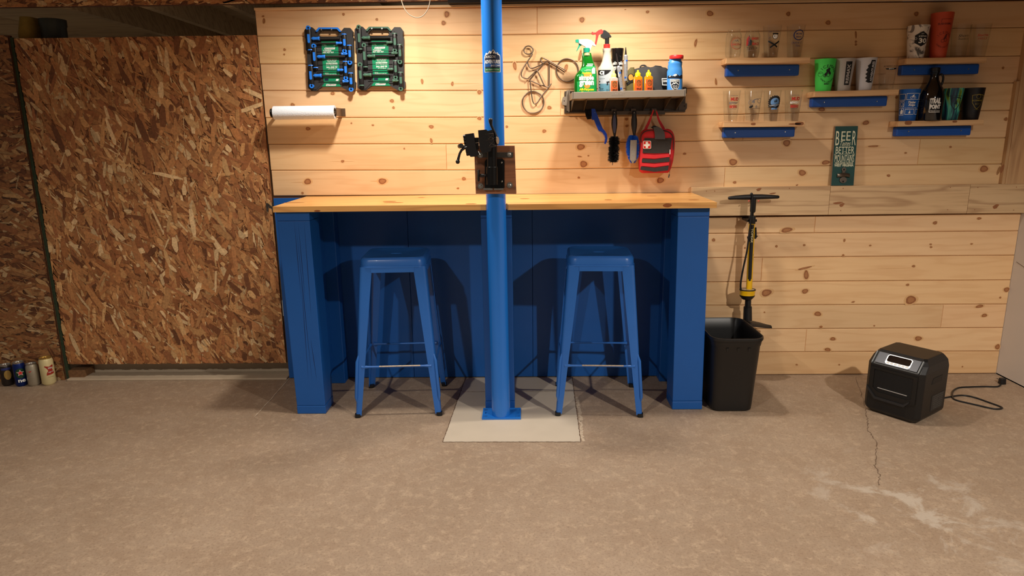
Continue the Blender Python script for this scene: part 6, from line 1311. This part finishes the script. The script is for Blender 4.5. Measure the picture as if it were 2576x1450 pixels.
mb = MB(); mb.lathe([(.034, g1+.0015), (.0405, g1+.0015), (.0408, g1-.003), (.034, g1-.003)], (gc[0], gy-.01, 0), 36, sy=.85); mb.lathe([(0, g0), (.0385, g0+.0015), (.036, g0-.006), (.024, gb+.002), (.0, gb)], (gc[0], gy-.01, 0), 36, sy=.85); mb.build('gauge_bezel', BLACK, pm, smooth=40)
mb = MB(); mb.lathe([(0, g1+.0008), (.034, g1+.0008)], (gc[0], gy-.01, 0), 36, sy=.85); mb.build('gauge_dial', mat('gauge_glass', (138, 128, 108), .15, var=.3, scale=60, coat=.6), pm)
rod('lower_stem', [(515, 1050), (512, 1140)], .0155, BLACK, 24); rod('lower_stem', [(511, 1130), (509, 1255)], [.0205, .0225], BLACK, 24); rod('valve_knob', [(494, 1246), (494, 1256)], .009, BLACKM, 16, YQ-.022)
p0 = wq(500, 1262); mb = MB(); x0 = wq(358, 1258)[0]; x1 = wq(724, 1325)[0]; zc = wq(540, 1262)[2]
rows = []; n = 24
for i in range(n+1):
    u = i/n; x = x0+(x1-x0)*u; d = .055*math.sin(PI*min(max(u, .03), .97))**.6; zt_ = zc-.004-.028*max(0, (u-.40))**1.3*1.6-.012*max(0, (.35-u)); rows.append([(x, YQ-d, zt_-.010), (x, YQ-d*.7, zt_-.002), (x, YQ, zt_+.003), (x, YQ+d*.8, zt_-.001), (x, YQ+d, zt_-.009), (x, YQ, zt_-.012)])
mb.add([p for r_ in rows for p in r_], [(i*6+j, i*6+(j+1) % 6, (i+1)*6+(j+1) % 6, (i+1)*6+j) for i in range(n) for j in range(6)]+[tuple(range(6)), tuple(n*6+j for j in range(6))]); mb.build('foot_plate', BLACK, pm, smooth=50)
mb = MB(); hp = [(450, 985), (446, 940), (452, 880), (470, 780), (492, 680), (508, 600), (520, 500), (532, 400), (540, 320), (546, 230), (552, 150), (552, 110), (545, 98), (538, 108)]
mb.tube([wq(a_, b_, YQ-.020-(.0 if i < 8 else -.002)) for i, (a_, b_) in enumerate(smoothpath(hp, sub=4))], .0046, 12); mb.build('hose', BLACK, pm, smooth=60)
hx = wq(548, 345)[0]; hz = wq(548, 345)[2]; mb = MB(); mb.box(hx-.02, hx+.02, YQ+.016, 0, hz-.006, hz+.006); mb.box(hx-.024, hx-.016, YQ-.006, YQ+.018, hz-.006, hz+.006); mb.box(hx+.016, hx+.024, YQ-.006, YQ+.018, hz-.006, hz+.006)
tag(mb.build('pump_hook', BLACKM, origin=(hx, 0, hz), bevel=.001), 'black wall hook gripping the floor pump below its handle', 'hook')

# ------------------------------------------------------------------ waste bin
BINM = mat('bin_plastic', (22, 22, 23), .38, var=.12, scale=14, bump=.08)
bn = thing('waste_bin', 'black rectangular plastic waste bin on the concrete floor against the right bench post', 'waste bin', (.985, -.36, 0))
mb = MB(); cx, cy = .986, -.352
def rsec(hw, hd, r, z, n=8):
    o = []
    for sx, sy, a0 in ((1, 1, 0), (-1, 1, PI/2), (-1, -1, PI), (1, -1, 1.5*PI)):
        for i in range(n): a = a0+PI/2*i/(n-1); o.append((cx+sx*(hw-r)+r*math.cos(a), cy+sy*(hd-r)+r*math.sin(a), z))
    return o
secs = [rsec(.086, .128, .030, .0005), rsec(.098, .141, .040, .006), rsec(.100, .144, .042, .03), rsec(.114, .170, .050, .325), rsec(.116, .175, .053, .330), rsec(.120, .180, .056, .356), rsec(.123, .187, .060, .358), rsec(.124, .190, .062, .366), rsec(.1225, .188, .060, .373), rsec(.119, .183, .058, .374), rsec(.115, .178, .055, .366), rsec(.110, .166, .048, .320), rsec(.096, .138, .040, .010), rsec(.01, .01, .005, .008)]
n = 32; mb.add([p for s in secs for p in s], [(i*n+j, i*n+(j+1) % n, (i+1)*n+(j+1) % n, (i+1)*n+j) for i in range(len(secs)-1) for j in range(n)]+[tuple(range(n))])
mb.build('bin_body', BINM, bn, smooth=45)
for x in (-.05, .0, .05):
    mb = MB(); y = cy-.171; mb.add([(cx+x-.006, y-.003, .325), (cx+x+.006, y-.003, .325), (cx+x+.003, y+.002, .305), (cx+x-.003, y+.002, .305), (cx+x-.006, y+.006, .325), (cx+x+.006, y+.006, .325)], [(0, 1, 2, 3), (0, 3, 4), (1, 5, 2), (0, 4, 5, 1)]); mb.build('rim_rib', BINM, bn)

# ------------------------------------------------------------------ heater
e1 = np.array([.59, -.807, 0]); e1 /= np.linalg.norm(e1); e2 = np.array([-e1[1], e1[0], 0]); P0 = np.array([1.756, -.67, 0]); ez = np.array([0, 0, 1.])
HT = mat('heater_black', (17, 16, 16), .42, var=.12, scale=60, bump=.1); HTD = mat('heater_dark', (12, 12, 13), .5, var=.2, scale=90); HG = mat('heater_gunmetal', (66, 68, 74), .35, metal=.4, var=.06, scale=30)
W_, D_, H_ = .252, .262, .300
hw = lambda u, v, z: P0+e1*u+e2*v+ez*z      # u from -W_ to 0 (right), v back
ht = thing('space_heater', 'black box shaped space heater with control display on the floor at far right', 'heater', hw(-W_/2, D_/2, 0))
mb = MB()
def hsec(z, uo, vf, vb, c=.018):
    u0, u1 = -W_+uo, -uo
    return [hw(u0+c, vf, z), hw(u1-c, vf, z), hw(u1, vf+c, z), hw(u1, vb-c, z), hw(u1-c, vb, z), hw(u0+c, vb, z), hw(u0, vb-c, z), hw(u0, vf+c, z)]
S_ = [hsec(.0, .022, .016, D_-.016), hsec(.020, .004, .0, D_), hsec(.030, 0, 0, D_), hsec(.238, 0, 0, D_), hsec(.268, .004, .028, D_-.008), hsec(.286, .016, .045, D_-.024, .012), hsec(.296, .022, .058, D_-.034, .012)]
mb.add([p for s in S_ for p in s], [(i*8+j, i*8+(j+1) % 8, (i+1)*8+(j+1) % 8, (i+1)*8+j) for i in range(len(S_)-1) for j in range(8)]+[tuple(range(8)), tuple(48+j for j in range(8))]); mb.build('housing', HT, ht, bevel=.003)
fr = lambda e: (lambda u, z: hw(u, -e, z))
def slant(e):  # control face between (v=0,z=.238) and (v=.045,z=.286)
    d = np.array([.045, .048]); L = np.linalg.norm(d); nn = np.array([-d[1], d[0]])/L
    return lambda u, s: hw(u, d[0]*s-(-nn[0])*e, .238+d[1]*s+nn[1]*e)
def pf(name, loops, f0, f1, m, bevel=0, lab=None, fix=True, par=None):
    mb = MB(); prism(mb, loops, f0, f1); o = mb.build(name, m, par or ht, bevel=bevel, fix=fix)
    if lab: o['label'] = lab
    return o
cpn = pf('control_panel', [[(-.218, .12), (-.034, .12), (-.034, .98), (-.218, .98)]], slant(.0035), slant(-.003), HG, .001)
for u in (-.228, -.026): pf('edge_fin', [[(u-.0025, .05), (u+.0025, .05), (u+.0025, 1.0), (u-.0025, 1.0)]], slant(.006), slant(-.004), mat('fin_grey', (92, 96, 98), .35), .0008)
oc = lambda a, b, c_, d, r, k: [(a+r, b), (c_-r, b), (c_, b+r*k), (c_, d-r*k), (c_-r, d), (a+r, d), (a, d-r*k), (a, b+r*k)]
pf('display_frame', [oc(-.176, .16, -.066, .93, .008, 14), oc(-.172, .36, -.070, .89, .006, 14)], slant(.0055), slant(.002), mat('silver_trim', (196, 198, 200), .3, metal=.6), .0005, par=cpn)
pf('display', [oc(-.172, .36, -.070, .89, .006, 14)], slant(.0045), slant(.002), mat('display_glass', (8, 8, 11), .06, coat=.6), par=cpn)
for i in range(6): pf('button', [[(-.168+i*.0165, .22), (-.168+i*.0165+.0125, .22), (-.168+i*.0165+.0125, .33), (-.168+i*.0165, .33)]], slant(.0075), slant(.004), WHITE, .0006, par=cpn)
pf('grille_frame', [[(-.230, .225), (-.022, .225), (-.022, .095), (-.055, .080), (-.197, .080), (-.230, .118)], [(-.212, .214), (-.040, .214), (-.040, .118), (-.060, .108), (-.190, .108), (-.212, .125)]], fr(.004), fr(-.002), HT, .002)
mb = MB(); 
for r_ in range(9):
    for k in range(14):
        u = -.205+k*.0122+(.0061 if r_ % 2 else 0); z = .118+r_*.0108
        if u > -.045: continue
        o = [(u+.0052*math.cos(PI/3*i+PI/6), z+.0052*math.sin(PI/3*i+PI/6)) for i in range(6)]; q = [(u+.0038*math.cos(PI/3*i+PI/6), z+.0038*math.sin(PI/3*i+PI/6)) for i in range(6)]
        mb.add([fr(.002)(*p) for p in o+q], [(i, (i+1) % 6, 6+(i+1) % 6, 6+i) for i in range(6)])
mb.build('honeycomb_grille', mat('grille_grey', (44, 46, 50), .35, metal=.5), ht, fix=False)
pf('grille_backing', [[(-.212, .214), (-.040, .214), (-.040, .118), (-.060, .108), (-.190, .108), (-.212, .125)]], fr(.0008), fr(-.002), HTD)
pf('reflector_bar', [[(-.190, .126), (-.060, .126), (-.060, .129), (-.190, .129)]], fr(.0035), fr(.001), mat('silver_trim', (196, 198, 200), .3), 0)
pf('front_ridge', [[(-.238, .130), (-.195, .083), (-.070, .083), (-.045, .105), (-.045, .097), (-.066, .072), (-.199, .072), (-.238, .118)]], fr(.009), fr(.0), mat('ridge_grey', (34, 34, 36), .4), .002)
for z in (.028, .038, .048): pf('air_slot', [[(-.200, z), (-.060, z), (-.060, z+.003), (-.200, z+.003)]], fr(.0012), fr(-.001), HTD)
sd = lambda e: (lambda v, z: hw(e, v, z))
pf('side_recess', [[(.085, .178), (.185, .178), (.185, .206), (.098, .206)]], sd(.0012), sd(-.002), HTD); rlb = pf('rating_label', [[(.105, .045), (.225, .045), (.225, .120), (.105, .120)]], sd(.0012), sd(-.001), mat('label_grey', (40, 40, 40), .5))
mb = MB()
for i in range(7): mb.fn2(text(['CAUTION HOT SURFACE', 'MODEL DR968 120V 60Hz', '1500W  12.5A', 'DO NOT COVER', 'KEEP CLEAR OF', 'CURTAINS AND', 'FURNITURE'][i], .10-.004*i, .0045, cx=.165, cy=.114-i*.0098), sd(.0018))
mb.build('rating_print', mat('label_print', (104, 104, 100), .6), rlb, fix=False)
mb = MB(); pc = [atz(a_, b_, .004) for a_, b_ in smoothpath([(2372, 1002), (2395, 998), (2420, 995), (2450, 1000), (2485, 1012), (2515, 1023), (2520, 1028), (2500, 1029), (2450, 1018), (2405, 1007), (2396, 998), (2397, 985), (2412, 976), (2440, 974), (2475, 973), (2510, 973), (2518, 966)], sub=6)]
mb.tube(pc, .0040, 10); cd_ = mb.build('power_cord', BLACK, ht, smooth=60)
c = pc[-1]; mb = MB(); mb.loft([(.0005, c[0]+.012, c[1]+.01, .016, .014), (.03, c[0]+.012, c[1]+.01, .014, .012)], 20, 4)
mb.tube([(c[0]+.006, c[1]+.02, .018), (c[0]+.004, c[1]+.042, .018)], .0016, 6); mb.tube([(c[0]+.018, c[1]+.02, .018), (c[0]+.016, c[1]+.042, .018)], .0016, 6); mb.build('plug', BLACK, cd_, bevel=.001)

# ------------------------------------------------------------------ cans at far left
ALU = mat('bare_aluminium', (186, 184, 178), .28, metal=.9, var=.05, scale=30)
def can(label, px_, py_, h, r, m, gold=None, prints=None, Z=0.0):
    p = atz(px_, py_, 0); p[1] += r; x, y = p[0], p[1]
    t = thing('beer_can', label, 'can', (x, y, 0), 'drink cans in the far left corner'); mb = MB()
    mb.lathe([(r*.74, .0005), (r*.80, .003), (r, .012), (r, h-.018), (r*.86, h-.005)], (x, y, 0), 36); mb.build('body', m, t, smooth=50)
    mb = MB(); mb.lathe([(r*.86, h-.006), (r*.88, h-.002), (r*.88, h), (r*.84, h), (r*.82, h-.004), (0, h-.004)], (x, y, 0), 36); mb.lathe([(0, .004), (r*.6, .003), (r*.74, 0.0003), (r*.78, .003)], (x, y, 0), 30); ld_ = mb.build('lid', gold or ALU, t, smooth=40)
    mb = MB(); mb.loft([(h-.0038, x+r*.1, y, r*.30, r*.18), (h-.0026, x+r*.1, y, r*.30, r*.18)], 16); mb.build('pull_tab', gold or ALU, ld_)
    if prints:
        a0 = math.atan2(-(CAM[0]-x), -(CAM[1]-y)*-1)*0+math.atan2(CAM[0]-x, -(CAM[1]-y))
        def F(e=.0005): return lambda u, v: (x+(r+e)*math.sin(u/r+a0), y-(r+e)*math.cos(u/r+a0), v)
        mb = MB(); ms = []
        for m_, fn in prints:
            if m_ not in ms: ms.append(m_)
            mb.cur = ms.index(m_); fn(mb, F)
        mb.build('print', ms, t, fix=False)
bl = lambda m, F, pts: m.fn2(filled([pts]), F)
can('small dark can with gold toned artwork, leftmost in the far left corner', 12, 974, .118, .029, mat('dark_can', (52, 46, 44), .35, metal=.5, var=.5, scale=40), None, [(mat('dull_gold', (150, 120, 60), .4, var=.3, scale=60), lambda m, F: (bl(m, F(), circ(.004, .064, .017, 20, .026)),)), (mat('can_blue', (44, 52, 110), .4), lambda m, F: m.patch(F(), -.022, .024, .092, .104, 8, 1))])
star = lambda cx, cy, r: [(cx+r*(1 if i % 2 == 0 else .42)*math.sin(PI*i/5), cy+r*(1 if i % 2 == 0 else .42)*math.cos(PI*i/5)) for i in range(10)]
can('dark blue can with red star and white letters, second from left in the corner', 46, 975, .134, .0285, mat('can_navy', (18, 40, 106), .3, metal=.5, var=.15, scale=30), None, [(mat('can_green', (26, 58, 38), .4), lambda m, F: m.fn2(filled([circ(.002, .076, .024, 30, .028)]), F(.0004))), (WHITE, lambda m, F: (m.fn2(filled([star(.002, .078, .0185)]), F(.0008)), m.fn2(text('ne', .034, .016, cx=.004, cy=.034, bold=.03), F(.0008)))), (mat('star_red', (200, 34, 30), .5), lambda m, F: m.fn2(filled([star(.002, .078, .0150)]), F(.0012)))])
can('plain silver can with faint red mark, third from the left in the corner', 78, 974, .124, .0285, mat('satin_can', (172, 164, 146), .35, metal=.6, var=.12, scale=20), None, [(RED, lambda m, F: bl(m, F(), [(-.018, .088), (-.010, .086), (-.004, .092), (-.006, .084), (-.014, .081)]))])
can('tall cream can with red bow tie emblem and gold lid, rightmost in the corner', 114, 972, .152, .0335, mat('cream_can', (214, 200, 150), .4, metal=.2, var=.05, scale=20), mat('gold_lid', (196, 166, 96), .3, metal=.8), [(mat('emblem_red', (150, 42, 26), .5), lambda m, F: bl(m, F(), [(-.010, .112), (.010, .106), (.030, .114), (.031, .104), (.024, .090), (.031, .074), (.032, .064), (.012, .060), (-.006, .058), (-.004, .070), (.004, .084), (-.002, .098), (-.011, .106)])), (WHITE, lambda m, F: (m.fn2(text('Miller', .022, .010, cx=.016, cy=.098, rot=.15), F(.0012)), m.fn2(text('High Life', .024, .008, cx=.016, cy=.075, rot=.12), F(.0012)))), (mat('gold_print', (140, 124, 50), .4), lambda m, F: (m.fn2(text('The Champagne', .030, .005, cx=.014, cy=.048, shear=.3), F(.0008))))])
